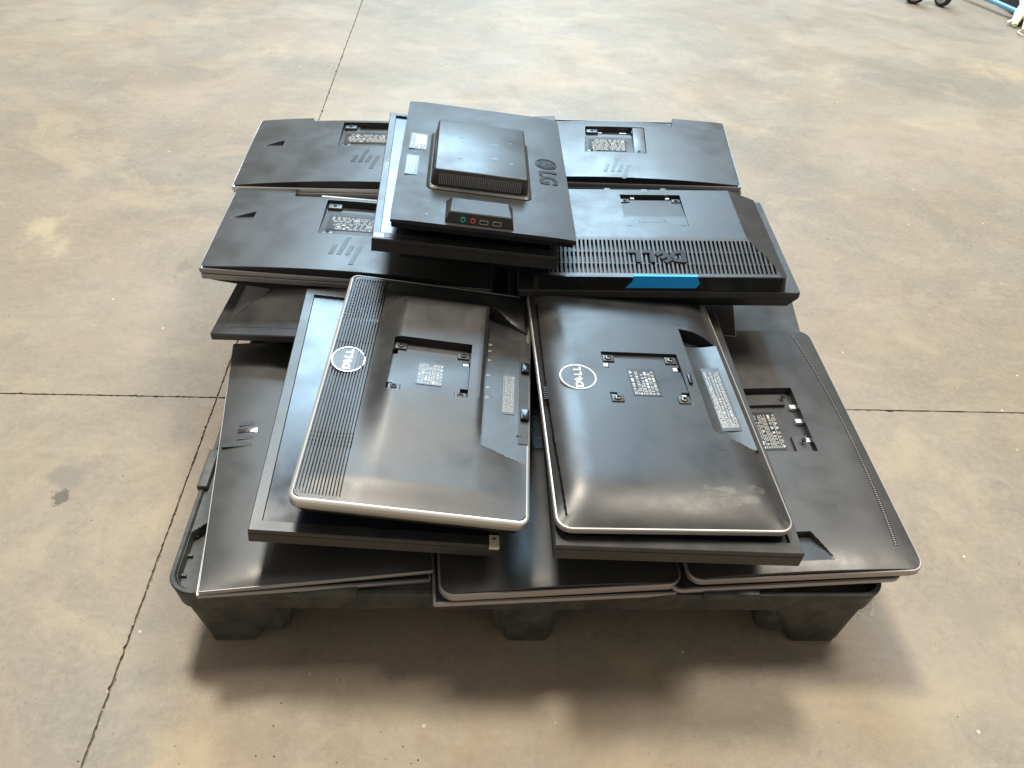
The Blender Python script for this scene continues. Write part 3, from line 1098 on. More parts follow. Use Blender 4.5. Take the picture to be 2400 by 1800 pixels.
# ---------------------------------------------------------------- C: big curved back at right
def build_C():
    t, w, d = monitor('C', 'large grey monitor with curved dotted vent line, lying along the right side of the pallet')
    ring('bezel', w, d, 0.022, [(0.006, -0.0115), (0.001, -0.0115), (0, -0.0105), (0, -0.0016), (0.0012, 0.0), (0.0032, 0.0), (0.0036, -0.002), (0.008, -0.004)], 'silver_mauve', t)
    slab('front_panel', w - 0.004, d - 0.004, 0.02, [(0.004, -0.0155), (0, -0.0145), (0, -0.0118)], 'body_dark', t)

    def zf(X, Y):
        e = lambda q: 1 - (1 - np.clip(q, 0, 1)) ** 3
        Z = 0.0008 + 0.006 * e((w / 2 - np.abs(X)) / 0.07) * e((d / 2 - np.abs(Y)) / 0.07)
        Z = np.where((X > -0.055) & (X < 0.086) & (Y > -0.045) & (Y < 0.104), Z - 0.014, Z)
        Z = np.where((X > -0.055) & (X < 0.068) & (Y > 0.070) & (Y < 0.095), Z + 0.006, Z)
        Z = np.where((X > 0.055) & (X < 0.082) & (Y > -0.040) & (Y < -0.004), Z + 0.006, Z)
        k = (X > -0.13) & (X < 0.020 + 0.022 * np.clip((-0.203 - Y) / 0.048, 0, 1)) & (Y < -0.203) & (Y > -0.252)
        Z = np.where(k, Z - 0.012 * np.clip((Y + 0.252) / 0.048, 0, 1), Z)
        return Z
    cover('back_cover', w - 0.0066, d - 0.0066, 0.020, zf, -0.003, 'charcoal_smooth', t, [-0.055, 0.086, 0.068, 0.055, 0.082], [-0.045, 0.104, 0.070, 0.095, -0.004, -0.040, -0.203], step=0.0055,
          rx=[(0.018, 0.044, 0.0015)], ry=[(-0.253, -0.203, 0.002)])
    # dotted vent: holes with tiny bright rims along an arc
    hol, rim = [], []
    y = 0.247
    while y > -0.232:
        s = (y + 0.232) / 0.479
        x = 0.1375 + 0.0165 * (1 - (2 * s - 0.95) ** 2) * 0.9 + 0.004 * (1 - s)
        zt = 0.0062 + 0.006 * 0
        zz = 0.0008 + 0.006 * (1 - (1 - min(1, (w / 2 - abs(x)) / 0.07)) ** 3) * (1 - (1 - min(1, (d / 2 - abs(y)) / 0.07)) ** 3)
        hol.append((x - 0.0030, x + 0.0030, y - 0.0017, y + 0.0017, zz - 0.002, zz + 0.0004))
        rim.append((x - 0.0012, x + 0.0012, y - 0.0008, y + 0.0008, zz + 0.0004, zz + 0.0009))
        y -= 0.0040
    V, F = boxes(hol)
    o = obj('vent_line', V, F, 'label_black', t)
    o['kind'] = 'stuff'
    V, F = boxes(rim)
    o = obj('vent_dots', V, F, 'silver_grey', t)
    o['kind'] = 'stuff'
    screw(0.066, 0.084, -0.0012, t)
    screw(0.071, -0.019, -0.0012, t)
    for y in (0.064, 0.030, -0.014):
        box('latch_clip', 0.074, 0.085, y - 0.004, y + 0.005, -0.008, -0.001, 'clip_white', t)
    label(-0.005, 0.042, -0.030, 0.058, -0.0068, t, 1, 31, icons=0.6)
    bow(t, 0.0075, w)
    return t


build_C()


def under_monitor(lab, pose, mat, r, z_bot=-0.010, w=None, d=None, bowed=0.0, cov='black_matte'):
    t, w, d = monitor(None, lab, pose)
    frame_back_up(t, w, d, r, mat, z_bot)
    cover('back_cover', w - 0.0084, d - 0.0084, max(0.002, r - 0.004), lambda X, Y: 0.0006 + 0.0 * X, -0.003, cov, t, step=0.03)
    if bowed:
        bow(t, bowed, w)
    return t


def off(p, dx=0, dy=0, dz=0, dyaw=0, w=None, d=None):
    x, y, z, yaw, tx, ty, W, D = p
    a = rad(yaw)
    return (x + dx * math.cos(a) - dy * math.sin(a), y + dx * math.sin(a) + dy * math.cos(a), z + dz, yaw + dyaw, tx, ty, w or W, d or D)


under_monitor('silver edged monitor showing only as a thin sliver beneath the large right hand monitor', off(POSE['C'], -0.028, -0.004, -0.0165, 0.4, d=0.540), 'silver_mauve', 0.020, -0.008)


# ---------------------------------------------------------------- B: middle front
def build_B():
    t, w, d = monitor('B', 'dark round cornered monitor with mauve silver edge lying between the two front piles')
    frame_back_up(t, w, d, 0.024, 'silver_mauve', -0.013, 0.003)

    def zf(X, Y):
        e = lambda q: 1 - (1 - np.clip(q, 0, 1)) ** 3
        Z = 0.0004 + 0.004 * e((w / 2 - np.abs(X)) / 0.05) * e((d / 2 - np.abs(Y)) / 0.05)
        return np.where((X > -0.075) & (X < 0.060) & (Y > -0.010) & (Y < 0.125), Z - 0.010, Z)
    cover('back_cover', w - 0.0064, d - 0.0064, 0.021, zf, -0.003, 'charcoal_smooth', t, [-0.075, 0.060], [-0.010, 0.125], step=0.006)
    label(-0.018, 0.006, 0.006, 0.095, -0.0054, t, 1, 41, ink='print_blue', icons=0.9)
    label(0.010, 0.022, 0.018, 0.075, -0.0054, t, 1, 42, ink='print_pale', icons=0.7, name='serial_label')
    bow(t, 0.0075, w)


build_B()
under_monitor('square cornered silver edged monitor peeking out at the left beneath the middle front monitor', off(POSE['B'], -0.006, -0.004, -0.0135, -0.6), 'silver_mauve', 0.004, -0.007)


# ---------------------------------------------------------------- A: flat back front-left
def build_A():
    t, w, d = monitor('A', 'charcoal monitor with glossy four bar badge, at the front left pallet corner')
    frame_back_up(t, w, d, 0.004, 'silver_grey', -0.0072, 0.0016)

    def zf(X, Y):
        e = lambda q: 1 - (1 - np.clip(q, 0, 1)) ** 3
        return -0.001 + 0.006 * e((w / 2 - np.abs(X)) / 0.10) * e((d / 2 - 0.0 - np.abs(Y)) / 0.05)
    cover('back_cover', w - 0.004, d - 0.004, 0.003, zf, -0.003, 'charcoal_smooth', t, step=0.006)
    for y, x0, x1 in ((0.050, -0.132, -0.108), (0.0345, -0.133, -0.087), (0.0185, -0.133, -0.108), (0.003, -0.155, -0.108)):
        prism('logo_bar', [(x0, y - 0.0042), (x1, y - 0.0042), (x1, y + 0.0042), (x0, y + 0.0042)], 0.001, 0.0046, 'logo_mirror' if y == 0.0345 else 'logo_dark', t)


build_A()
under_monitor('silver edged monitor directly beneath the charcoal front left monitor, splayed out at its right', tuple(v + (-1.35 if i == 5 else 0) for i, v in enumerate(off(POSE['A'], 0.0, -0.003, -0.0112, -0.9))), 'silver_grey', 0.004, -0.0068)


# ---------------------------------------------------------------- screen-up monitors
def face_up(key, lab, bez, near, side=0.028, depth=0.045, inset=0.045, groove=0.008, pose=None, frame_mat='black_flange', far=None):
    t, w, d = monitor(key, lab, pose)
    far = far or bez
    # bezel as a ring with unequal borders
    def rect(x0, x1, y0, y1, z):
        return [(x1, y0, z), (x1, y1, z), (x0, y1, z), (x0, y0, z)]
    x0, x1, y0, y1 = -w / 2, w / 2, -d / 2, d / 2
    c = 0.0012
    loops = [rect(x0 + c, x1 - c, y0 + c, y1 - c, -side), rect(x0, x1, y0, y1, -side + c), rect(x0, x1, y0, y1, -groove - 0.0008),
             rect(x0 + 0.001, x1 - 0.001, y0 + 0.001, y1 - 0.001, -groove - 0.0004), rect(x0 + 0.001, x1 - 0.001, y0 + 0.001, y1 - 0.001, -groove + 0.0004),
             rect(x0, x1, y0, y1, -groove + 0.0008), rect(x0, x1, y0, y1, -c), rect(x0 + c, x1 - c, y0 + c, y1 - c, 0),
             rect(x0 + bez, x1 - bez, y0 + near, y1 - far, 0), rect(x0 + bez + 0.0008, x1 - bez - 0.0008, y0 + near + 0.0008, y1 - far - 0.0008, -0.0045)]
    V, F = loft(loops)
    F = F[:-1]
    obj('bezel', V, F, frame_mat, t)
    b = 0.0006
    obj('screen', *boxes([(x0 + bez + b, x1 - bez - b, y0 + near + b, y1 - far - b, -0.009, -0.0040)]), 'lcd_panel', t)
    face_down_body(t, w, d, 0.01, -side, depth, inset)
    return t, w, d


t, w, d = face_up('L', 'black framed monitor with bright reflecting screen facing up, under the striped vent monitor', 0.0155, 0.0165, 0.027, 0.036, 0.042)
st = obj('price_sticker', *boxes([(0.1555, 0.1695, -0.2685, -0.2485, -0.006, 0.0003)]), 'sticker_cream', t)
box('sticker_mark', 0.160, 0.165, -0.256, -0.253, 0.0, 0.0006, 'grit_dark', st)
t, w, d = face_up('H0', 'black screen up monitor with row of bezel buttons, directly under the topmost monitor', 0.0125, 0.0215, 0.026, 0.045, 0.050)
brand_letters('brand_letters', -0.1495, 0.008, 0.0001, 0.0058, rad(-90), 'print_pale', t, 0.0002)
for i in range(5):
    x0 = -0.1545 + i * 0.0172
    bt = box('button', x0, x0 + 0.0164, -0.2425, -0.2295, -0.001, 0.0006, 'silver_grey' if i == 0 else 'black_flange', t, 0.0004)
    if i:
        box('button_mark', x0 + 0.0075, x0 + 0.009, -0.2365, -0.2350, 0.0004, 0.0009, 'print_pale', bt)
box('button', -0.1545 + 5 * 0.0172, -0.060, -0.2425, -0.2295, -0.001, 0.0004, 'black_flange', t)
# black framed monitor under N
pN = off(POSE['N'], 0.012, -0.016, -0.0195, -1.6, w=0.338, d=0.540)
face_up(None, 'black square cornered monitor directly under the monitor with the white ringed badge', 0.015, 0.018, 0.028, 0.038, 0.030, pose=pN)


# ---------------------------------------------------------------- G / F / I: charcoal backs with port step, dent and bar logo
def wide_back(key, lab, seed, label_rot=2, vx=(-0.071, 0.071), vy=(-0.040, 0.096), label_box=(-0.062, 0.040, -0.020, 0.048), step_y=0.105, arch=0.013, dent=True,
              bezel='silver_grey', sx=0.138, logo=(-0.012, -0.089), plate=False, strip=None, inset=0.006, zc=0.0, sides=(0.004, 0.004)):
    t, w, d = monitor(key, lab)
    frame_back_up(t, w, d, 0.004, bezel, -0.0095, 0.0022)
    cw, cd = w - 0.004 - inset, d - 0.003 - inset

    def zf(X, Y):
        A = arch * (1 - (2 * X / w) ** 2) + 0.0015
        Z = A + 0.004 * (1 - (2 * Y / d) ** 2)
        if dent:
            tx0, tx1 = -0.247, -0.2025
            q = (X - tx0) / (tx1 - tx0)
            yu, yl = 0.009 + 0.026 * q, 0.009 - 0.010 * q
            i = (q > 0) & (q < 1) & (Y < yu) & (Y > yl)
            Z = np.where(i, Z - 0.010 * q * np.clip((Y - yl) / (yu - yl + 1e-6), 0.0, 1) ** 0.6, Z)
        # port step at the far edge
        e = 0.006
        xs = sx + 0.006 * np.clip((Y - step_y) / 0.05, 0, 1)
        s = (np.abs(X) < xs) & (Y > step_y)
        Z = np.where(s, Z - 0.013 * np.clip((Y - step_y) / 0.020, 0.12, 1), Z)
        ins = (X > vx[0]) & (X < vx[1]) & (Y > vy[0]) & (Y < vy[1])
        Z = np.where(ins, Z - 0.0020 - 0.009 * np.clip((Y - vy[0]) / 0.10, 0, 1), Z)
        ins2 = ins & (Y > vy[1] - 0.022) & (np.abs(X) < 0.042)
        Z = np.where(ins2, Z - 0.004, Z)
        return Z
    rf = [(-0.249, -0.201, 0.0012), (sx - 0.002, sx + 0.008, 0.0015), (-sx - 0.008, -sx + 0.002, 0.0015)]
    cover('back_cover', cw, cd, 0.003, zf, -0.002, 'charcoal_smooth', t, list(vx) + [-0.042, 0.042] + ([-0.2025] if dent else []), list(vy) + [vy[1] - 0.022, step_y], step=0.006,
          rx=rf, ry=[(-0.004, 0.038, 0.0012)] if dent else ())
    # vent ribs down the near wall
    n = 96
    V, F = [], []
    L = []
    for i in range(n):
        x = -0.235 + 0.47 * i / (n - 1)
        h = arch * (1 - (2 * x / w) ** 2) + 0.0012
        if h < 0.003:
            continue
        L.append((x - 0.0009, x + 0.0009, -cd / 2 - 0.0012, -cd / 2 + 0.001, 0.0004, h))
    o = obj('vent_ribs', *boxes(L), 'body_dark', t)

    def zs(x, y):
        return arch * (1 - (2 * x / w) ** 2) + 0.0015 + 0.004 * (1 - (2 * y / d) ** 2)

    def zp(x, y):
        return zs(x, y) - 0.0020 - 0.009 * min(1, max(0, (y - vy[0]) / 0.10))
    for sxn in (-1, 1):
        x, y = (vx[0] + 0.0165, vx[1] - 0.0165)[sxn > 0], vy[1] - 0.014
        z = zp(x, y)
        box('mount_tab', x - 0.0145, x + 0.0145, y - 0.0095, y + 0.0095, z - 0.001, z + 0.006, 'charcoal_smooth', t, 0.003)
        screw(x, y, z + 0.0055, t, 'body_dark', 0.0036)
        y = vy[0] + 0.008
        z = zp(x, y)
        box('mount_tab', x - 0.011, x + 0.011, y - 0.006, y + 0.006, z - 0.001, z + 0.0018, 'charcoal_smooth', t, 0.001)
        screw(x, y, z + 0.0012, t, 'body_dark', 0.0036)
    lx0, lx1, ly0, ly1 = label_box
    zm = (zp(lx0, ly0) + zp(lx1, ly1)) / 2
    lb = label(lx0, lx1, ly0, ly1, 0.0, t, label_rot, seed, icons=0.7)
    sl = math.atan2(zp(0, ly1) - zp(0, ly0), ly1 - ly0)
    mt = Matrix.Translation((0, (ly0 + ly1) / 2, zm + 0.0011)) @ Matrix.Rotation(sl, 4, 'X') @ Matrix.Translation((0, -(ly0 + ly1) / 2, 0))
    lb.data.transform(mt)
    for c in lb.children:
        c.data.transform(mt)
    if plate:
        box('slide_plate', vx[1] - 0.028, vx[1] - 0.001, vy[0] + 0.002, vy[1] - 0.004, zp(vx[1], vy[0]) - 0.003, zp(vx[1] - 0.01, vy[0]) + 0.0015, 'charcoal_smooth', t, 0.001)
        for x in (-0.036, 0.022):
            box('latch_clip', x - 0.008, x + 0.008, vy[1] - 0.018, vy[1] - 0.0145, zp(x, vy[1]) - 0.004, zp(x, vy[1]) + 0.002, 'clip_white', t)
    hp_bars(t, logo[0], logo[1], zs(*logo) - 0.0002, 0.031, 0)
    for c in t.children:
        if c.name.startswith('logo_bar'):
            for v in c.data.vertices:
                top = v.co.z > zs(*logo) - 0.0004
                v.co.z = zs(v.co.x, v.co.y) + (0.0006 if top else -0.001)
    if strip:
        x0, x1, y0, y1, mt_, sd = strip
        if mt_ == 'plain':
            box('port_strip', x0, x1, y0, y1, zs(x1, y0) - 0.004, zs(x0, y0) + 0.0006 - 0.013 * 0.12, 'print_white', t)
        else:
            z = zs(0, y0) - 0.013 * min(1, (y1 - step_y) / 0.02) + 0.001
            label(x0, x1, y0, y1, z, t, 2, sd, name='port_label', ink='print_white', plate='silver_grey', icons=0.0)
    return t


wide_back('G', 'charcoal monitor with triangular dent and silver front band, nearer of the two at left', 51,
          vx=(-0.071, 0.075), vy=(-0.036, 0.094), label_box=(-0.060, 0.045, -0.018, 0.046), step_y=0.103, strip=(-0.086, 0.09, 0.1085, 0.1135, 'plain', 0))
wide_back('F', 'charcoal monitor with triangular dent at the far left rear, farther of the two twins', 52,
          vx=(-0.080, 0.066), vy=(0.001, 0.134), label_box=(-0.070, 0.036, 0.018, 0.085), step_y=0.146, logo=(-0.014, -0.064), sx=0.152, arch=0.014, bezel='silver_bright')
wide_back('I', 'dark grey monitor with bar logo at the far right rear, behind the blue taped one', 53,
          vx=(-0.068, 0.072), vy=(-0.046, 0.092), label_box=(-0.058, 0.028, -0.036, 0.036), step_y=0.104, dent=False, plate=True, logo=(0.004, -0.120),
          strip=(-0.104, 0.082, 0.1085, 0.116, 'print', 54), arch=0.012)


def mirrored_under(lab, base, dz, mat, depth=0.020, inset=0.02, dyaw=0.3, dx=0.002, dy=-0.001):
    """second monitor of a face to face pair: lies screen up, its arched back below"""
    t, w, d = monitor(None, lab, off(base, dx, dy, dz, dyaw))
    ring('bezel', w, d, 0.004, [(0.004, -0.0105), (0.0008, -0.0105), (0, -0.0095), (0, -0.0008), (0.0008, 0), (0.012, 0.0), (0.012, -0.003)], mat, t)
    slab('screen', w - 0.026, d - 0.026, 0.002, [(0, -0.006), (0, -0.002)], 'lcd_panel', t)

    def zf(X, Y):
        return -(depth * (1 - (2 * X / w) ** 2) + 0.002)
    c = cover('back_cover', w - 0.010, d - 0.012, 0.003, zf, 0.0, 'body_dark', t, step=0.02)
    for v in c.data.vertices:
        v.co.z -= 0.0108
    c.data.flip_normals()
    L = []
    n = 110
    for i in range(n):
        x = -0.235 + 0.47 * i / (n - 1)
        h = depth * (1 - (2 * x / w) ** 2)
        if h > 0.003:
            L.append((x - 0.0008, x + 0.0008, -d / 2 + 0.0045, -d / 2 + 0.0065, -0.0108 - h, -0.0112))
    obj('vent_ribs', *boxes(L), 'black_matte', t)
    return t


mirrored_under('lower silver band monitor beneath the nearer charcoal monitor with triangular dent', POSE['G'], -0.0103, 'silver_grey')
mirrored_under('silver monitor screen up beneath the far left rear charcoal monitor', POSE['F'], -0.0103, 'silver_bright', depth=0.004)
mirrored_under('silver monitor turned screen up beneath the far right rear dark grey monitor', POSE['I'], -0.0103, 'silver_grey', depth=0.006)


# ---------------------------------------------------------------- J: old vented monitor with painter's tape
def build_J():
    t, w, d = monitor('J', 'bulky black monitor with slotted vent grille and blue tape on its edge, at right')
    slab('bezel', w, d, 0.003, [(0.0015, -0.012), (0, -0.011), (0, -0.001), (0.001, 0)], 'black_flange', t)
    slab('rear_skirt', w, d, 0.003, [(0.016, -0.040), (0.013, -0.038), (0.001, -0.0135), (0.0015, -0.0122)], 'body_dark', t)
    H = 0.046
    cw, cd = 0.446, 0.283
    cyo = -0.0125   # cover centre offset in y
    sl = [-0.200 + i * 0.0076 for i in range(54)]
    VX0, VX1, VY0, VY1 = -0.050, 0.068, -0.016, 0.102

    def zf(X, Y0):
        Y = Y0 + cyo
        qx = np.clip((np.abs(X) - 0.168) / 0.055, 0, 1)
        qy = np.clip((-0.052 - Y) / 0.098, 0, 1)
        Z = H - np.maximum(0.020 * qx, 0.017 * qy)
        Z = Z - 0.004 * sst((-0.044 - Y) / 0.018) * (qx < 0.01) * 0
        g = np.zeros_like(X, bool)
        for x in sl:
            g |= (X > x - 0.0019) & (X < x + 0.0019)
        ok = (Y < -0.062) & (Y > -0.146) & (np.abs(X) < 0.206) & ((np.abs(X) - 0.166) / 0.055 < (-0.056 - Y) / 0.098)
        br = (np.abs(Y + 0.088) < 0.0016) | (np.abs(Y + 0.118) < 0.0016)
        Z = np.where(ok & g, Z - np.where(br, 0.003, 0.009), Z)
        ins = (X > VX0) & (X < VX1) & (Y > VY0) & (Y < VY1)
        Z = np.where(ins, Z - 0.0012 - 0.006 * np.clip((Y - 0.02) / 0.08, 0, 1), Z)
        Z = np.where(ins & (Y > VY1 - 0.010), Z - 0.006, Z)
        Z = np.where((Y > 0.122), Z - 0.006, Z)
        return Z

    def mf(x, y0):
        y = y0 + cyo
        if -0.146 < y < -0.062 and abs(x) < 0.206 and (abs(x) - 0.166) / 0.055 < (-0.056 - y) / 0.098:
            for q in sl:
                if abs(x - q) < 0.0018:
                    return 1
        return 0
    fx = [VX0, VX1] + [q + s * 0.0019 for q in sl for s in (-1, 1)]
    fy = [v - cyo for v in (VY0, VY1, VY1 - 0.010, 0.122, -0.062, -0.146, -0.0864, -0.0896, -0.1164, -0.1196)]
    cover('back_cover', cw, cd, 0.010, zf, 0.0003, 'black_matte', t, fx, fy, step=0.006, mats=['black_matte', 'label_black'], matf=mf, cy=cyo, under=-0.012, sharp=14)
    # edge trim between vent slope and front wall, and the glossy wall
    yw = cyo - cd / 2
    V, F = boxes([(-0.214, 0.214, yw - 0.0022, yw - 0.0004, 0.0015, 0.0285)])
    obj('wall_panel', V, F, 'black_gloss', t)
    # tape with torn ends, folded over the upper edge
    pts = [(-0.060, 0.0052), (-0.0545, 0.013), (-0.0500, 0.0175), (-0.0480, 0.0298), (0.0640, 0.0298), (0.0655, 0.0235), (0.0695, 0.016), (0.0655, 0.0085), (0.0630, 0.0060)]
    V, F = [], []
    n = len(pts)
    for y in (yw - 0.0030, yw - 0.0023):
        V += [(x, y, z) for x, z in pts]
    F = [tuple(range(n)), tuple(reversed(range(n, 2 * n)))] + [((i + 1) % n, i, n + i, n + (i + 1) % n) for i in range(n)]
    tp = obj('painters_tape', V, F, 'tape_blue', t)
    V, F = boxes([(-0.0478, 0.0638, yw - 0.0030, yw + 0.0022, 0.0298, 0.0306)])
    obj('tape_fold', V, F, 'tape_blue', tp)
    # big letters, upside down, standing on the grille
    lt = brand_letters('brand_letters', 0, 0, 0, 0.0285, rad(180), 'logo_black', t, 0.0012, 1.0, 0.075)
    sl_ = math.atan(0.017 / 0.098)
    lt.data.transform(Matrix.Translation((-0.002, -0.104, H - 0.017 * (0.052 / 0.098) + 0.0014)) @ Matrix.Rotation(sl_, 4, 'X'))
    # model text in the recess, upside down
    text('model_text', 'E207WFPc', 0.0098, (0.0035, 0.004, H - 0.0012), rad(180), 'label_black', t, 0.0003, 0.0004, 1.25)
    for x in (-0.041, 0.059):
        y = 0.086
        z = H - 0.0012 - 0.006 * (y - 0.02) / 0.08
        box('mount_tab', x - 0.0085, x + 0.0085, y - 0.006, y + 0.006, z - 0.001, z + 0.0025, 'black_matte', t, 0.001)
        screw(x, y, z + 0.0022, t, 'body_dark', 0.0036)
        box('latch_clip', x + (0.012 if x < 0 else -0.019), x + (0.019 if x < 0 else -0.012), 0.0935, 0.0985, 0.030, 0.0415, 'clip_white', t)
    for x in (-0.041, 0.059):
        box('mount_slot', x - 0.005, x + 0.005, -0.012, -0.009, H - 0.003, H - 0.0008, 'label_black', t)
    for x in (-0.072, 0.040):
        box('edge_clip', x - 0.007, x + 0.007, 0.1215, 0.1325, 0.0300, 0.0445, 'black_matte', t, 0.002)
    box('lock_hole', -0.0055, 0.0055, 0.1125, 0.1235, H - 0.003, H + 0.0004, 'label_black', t)
    box('edge_slot', -0.100, -0.094, 0.124, 0.1262, 0.036, 0.0402, 'label_black', t)
    return t


build_J()
# ---------------------------------------------------------------- H: weave backed monitor on top


def build_H():
    t, w, d = monitor('H', 'topmost monitor with woven pattern back, raised box shaped housing and coloured audio sockets', None)
    slab('front_frame', w - 0.004, d - 0.004, 0.003, [(0.006, -0.019), (0.001, -0.017), (0.0, -0.0072)], 'black_gloss', t)

    def zf(X, Y):
        return 0.0 * X - 0.002 * np.clip((np.abs(X) - (w / 2 - 0.004)) / 0.004, 0, 1)
    cover('back_cover', w, d, 0.003, zf, -0.007, 'weave_black', t, step=0.03)
    # raised housing
    bx, by, bw, bd = -0.0095, -0.0135, 0.172, 0.212
    slab('housing_flange', bw + 0.014, bd + 0.014, 0.014, [(0, -0.001), (0, 0.0015), (0.004, 0.0042), (0.007, 0.005)], 'black_matte', t, bx, by)
    hz = 0.034
    hs = slab('housing', bw, bd, 0.010, [(0, 0.004), (0.0012, 0.012), (0.0042, hz - 0.0022), (0.0055, hz - 0.0006), (0.0072, hz)], 'black_matte', t, bx, by)
    # vent slots on the wall towards the camera, following its slope
    L = []
    rnd = random.Random(3)
    for i in range(48):
        x = bx - bw / 2 + 0.012 + i * (bw - 0.024) / 47
        L.append((x - 0.0009, x + 0.0009, -0.0006, 0.0006, 0.0, 0.019))
    V, F = boxes(L)
    vv = obj('vent_slots', V, F, 'label_black', hs)
    a = math.atan2(0.0045, 0.022)
    vv.data.transform(Matrix.Translation((0, by - bd / 2 + 0.0008, 0.0085)) @ Matrix.Rotation(-a, 4, 'X'))
    L = [(bx - bw / 2 + 0.014 + i * (bw - 0.024) / 47, bx - bw / 2 + 0.0152 + i * (bw - 0.024) / 47, 0.0, 0.0006, 0.0, 0.020) for i in range(46)]
    vr = obj('vent_ribs', *boxes([(q[0], q[1], -0.0012, 0.0004, 0.0, 0.019) for q in L[::1]]), 'rib_lit_grey', hs)  # ribs painted paler than the black wall, as if catching light
    vr.data.transform(Matrix.Translation((0.0004, by - bd / 2 + 0.0008, 0.0085)) @ Matrix.Rotation(-a, 4, 'X'))
    for x, y, sx_, sy_ in ((-0.046, 0.020, 0.0032, 0.0024), (0.015, 0.004, 0.0058, 0.0036), (-0.047, -0.064, 0.0034, 0.0024), (0.013, -0.052, 0.0058, 0.0036), (0.044, 0.019, 0.0028, 0.0018), (0.044, -0.064, 0.0032, 0.0026)):
        box('mount_hole', x - sx_, x + sx_, y - sy_, y + sy_, hz - 0.003, hz + 0.0003, 'label_black', hs)
    # socket block: wedge rising towards the camera
    x0, x1, y0, y1 = -0.066, 0.049, -0.2310, -0.160
    V = [(x0, y0, -0.001), (x1, y0, -0.001), (x1, y1, -0.001), (x0, y1, -0.001),
         (x0 + 0.006, y0 + 0.004, 0.0175), (x1 - 0.006, y0 + 0.004, 0.0175), (x1 - 0.009, y1 - 0.008, 0.0115), (x0 + 0.009, y1 - 0.008, 0.0115),
         (x0 + 0.0075, y0 + 0.0058, 0.0188), (x1 - 0.0075, y0 + 0.0058, 0.0188), (x1 - 0.0105, y1 - 0.0105, 0.0128), (x0 + 0.0105, y1 - 0.0105, 0.0128)]
    F = [(3, 2, 1, 0), (0, 1, 5, 4), (1, 2, 6, 5), (2, 3, 7, 6), (3, 0, 4, 7), (4, 5, 9, 8), (5, 6, 10, 9), (6, 7, 11, 10), (7, 4, 8, 11), (8, 9, 10, 11)]
    sb = obj('socket_block', V, F, 'black_matte', t)

    def on_wall(o, x, z):
        tilt = math.atan2(0.004, 0.0185)
        o.data.transform(Matrix.Translation((x, y0 + (z + 0.001) * 0.216 - 0.0004, z)) @ Matrix.Rotation(rad(90) - tilt, 4, 'X'))
    for nm, x, mt in (('microphone_socket', -0.0365, 'jack_green'), ('headphone_socket', -0.0205, 'jack_pink')):
        o = oval_ring(nm, 0, 0, -0.0004, 0.0042, 0.0042, 0.0015, 0.0012, mt, sb, 20)
        on_wall(o, x, 0.0072)
        o2 = disc('socket_hole', 0, 0, -0.0004, 0.0026, 0.0007, 'label_black', sb, 12)
        on_wall(o2, x, 0.0072)
    for x in (-0.0020, 0.0195):
        o = ring('usb_port', 0.0140, 0.0070, 0.001, [(0, -0.0004), (0, 0.0008), (0.0009, 0.0008), (0.0009, -0.0004)], 'port_metal', sb)
        on_wall(o, x, 0.0066)
        o2 = obj('port_tongue', *boxes([(-0.0058, 0.0058, -0.0024, 0.0024, -0.0004, 0.0003)]), 'label_black', sb)
        on_wall(o2, x, 0.0066)
    # badge: ringed face-less disc and two letters, turned a quarter
    oval_ring('badge_ring', 0.117, 0.025, 0.0, 0.0205, 0.0205, 0.0026, 0.0010, 'logo_chrome', t)
    disc('badge', 0.117, 0.025, -0.0004, 0.0160, 0.0012, 'logo_chrome', t, 32)
    text('badge_letter', 'L', 0.017, (0.118, 0.023, 0.0010), rad(-90), 'weave_black', t, 0.0003, 0.0004)
    disc('badge_dot', 0.1235, 0.0310, 0.0003, 0.0020, 0.0009, 'weave_black', t, 12)
    text('brand_letters', 'LG', 0.044, (0.117, -0.030, 0.0005), rad(-90), 'logo_chrome', t, 0.0005, 0.0016, 1.0)
    # stickers
    lb = label(-0.142, -0.109, 0.020, 0.088, 0.0005, t, 3, 61, icons=0.75)
    box('barcode_sticker', -0.131, -0.1110, 0.040, 0.078, 0.0006, 0.0011, 'print_white', t)
    label(-0.143, -0.120, -0.082, -0.006, 0.0005, t, 3, 62, plate='black_flange', ink='silver_grey', name='warning_label', icons=0.0)
    box('screw_hole', -0.130, -0.1265, 0.004, 0.0075, -0.001, 0.0004, 'label_black', t)
    box('screw_hole', -0.0985, -0.0950, -0.2145, -0.2105, -0.001, 0.0004, 'label_black', t)
    return t


build_H()


# ---------------------------------------------------------------- D: bevelled back, left, middle layer
def build_D():
    t, w, d = monitor('D', 'matt black monitor with sloping pyramid back, jutting out left under the charcoal monitors')
    slab('bezel', w, d, 0.003, [(0.001, -0.013), (0, -0.012), (0, -0.001), (0.001, 0)], 'black_flange', t)

    def zf(X, Y):
        q = np.minimum((X + 0.248) / 0.075, (Y + 0.117) / 0.058)
        q = np.minimum(q, np.minimum((0.248 - X) / 0.075, (0.150 - Y) / 0.05))
        Z = 0.0006 + 0.034 * np.clip(q, 0, 1) + 0.0
        g = (np.abs(Y + 0.1425 + 0.005 * np.clip((-0.234 - X) / 0.005, 0, 1)) < 0.0010) & (np.abs(X) < 0.239)
        return np.where(g, Z - 0.004, Z)
    cover('back_cover', w - 0.003, d - 0.003, 0.002, zf, 0.0001, 'black_matte', t, [], [-0.1435, -0.1415], step=0.006, rx=[(-0.25, -0.16, 0.003)], ry=[(-0.15, -0.05, 0.003)])
    slab('rear_skirt', w, d, 0.003, [(0.04, -0.030), (0.03, -0.0275), (0.014, -0.0132)], 'body_dark', t)


build_D()

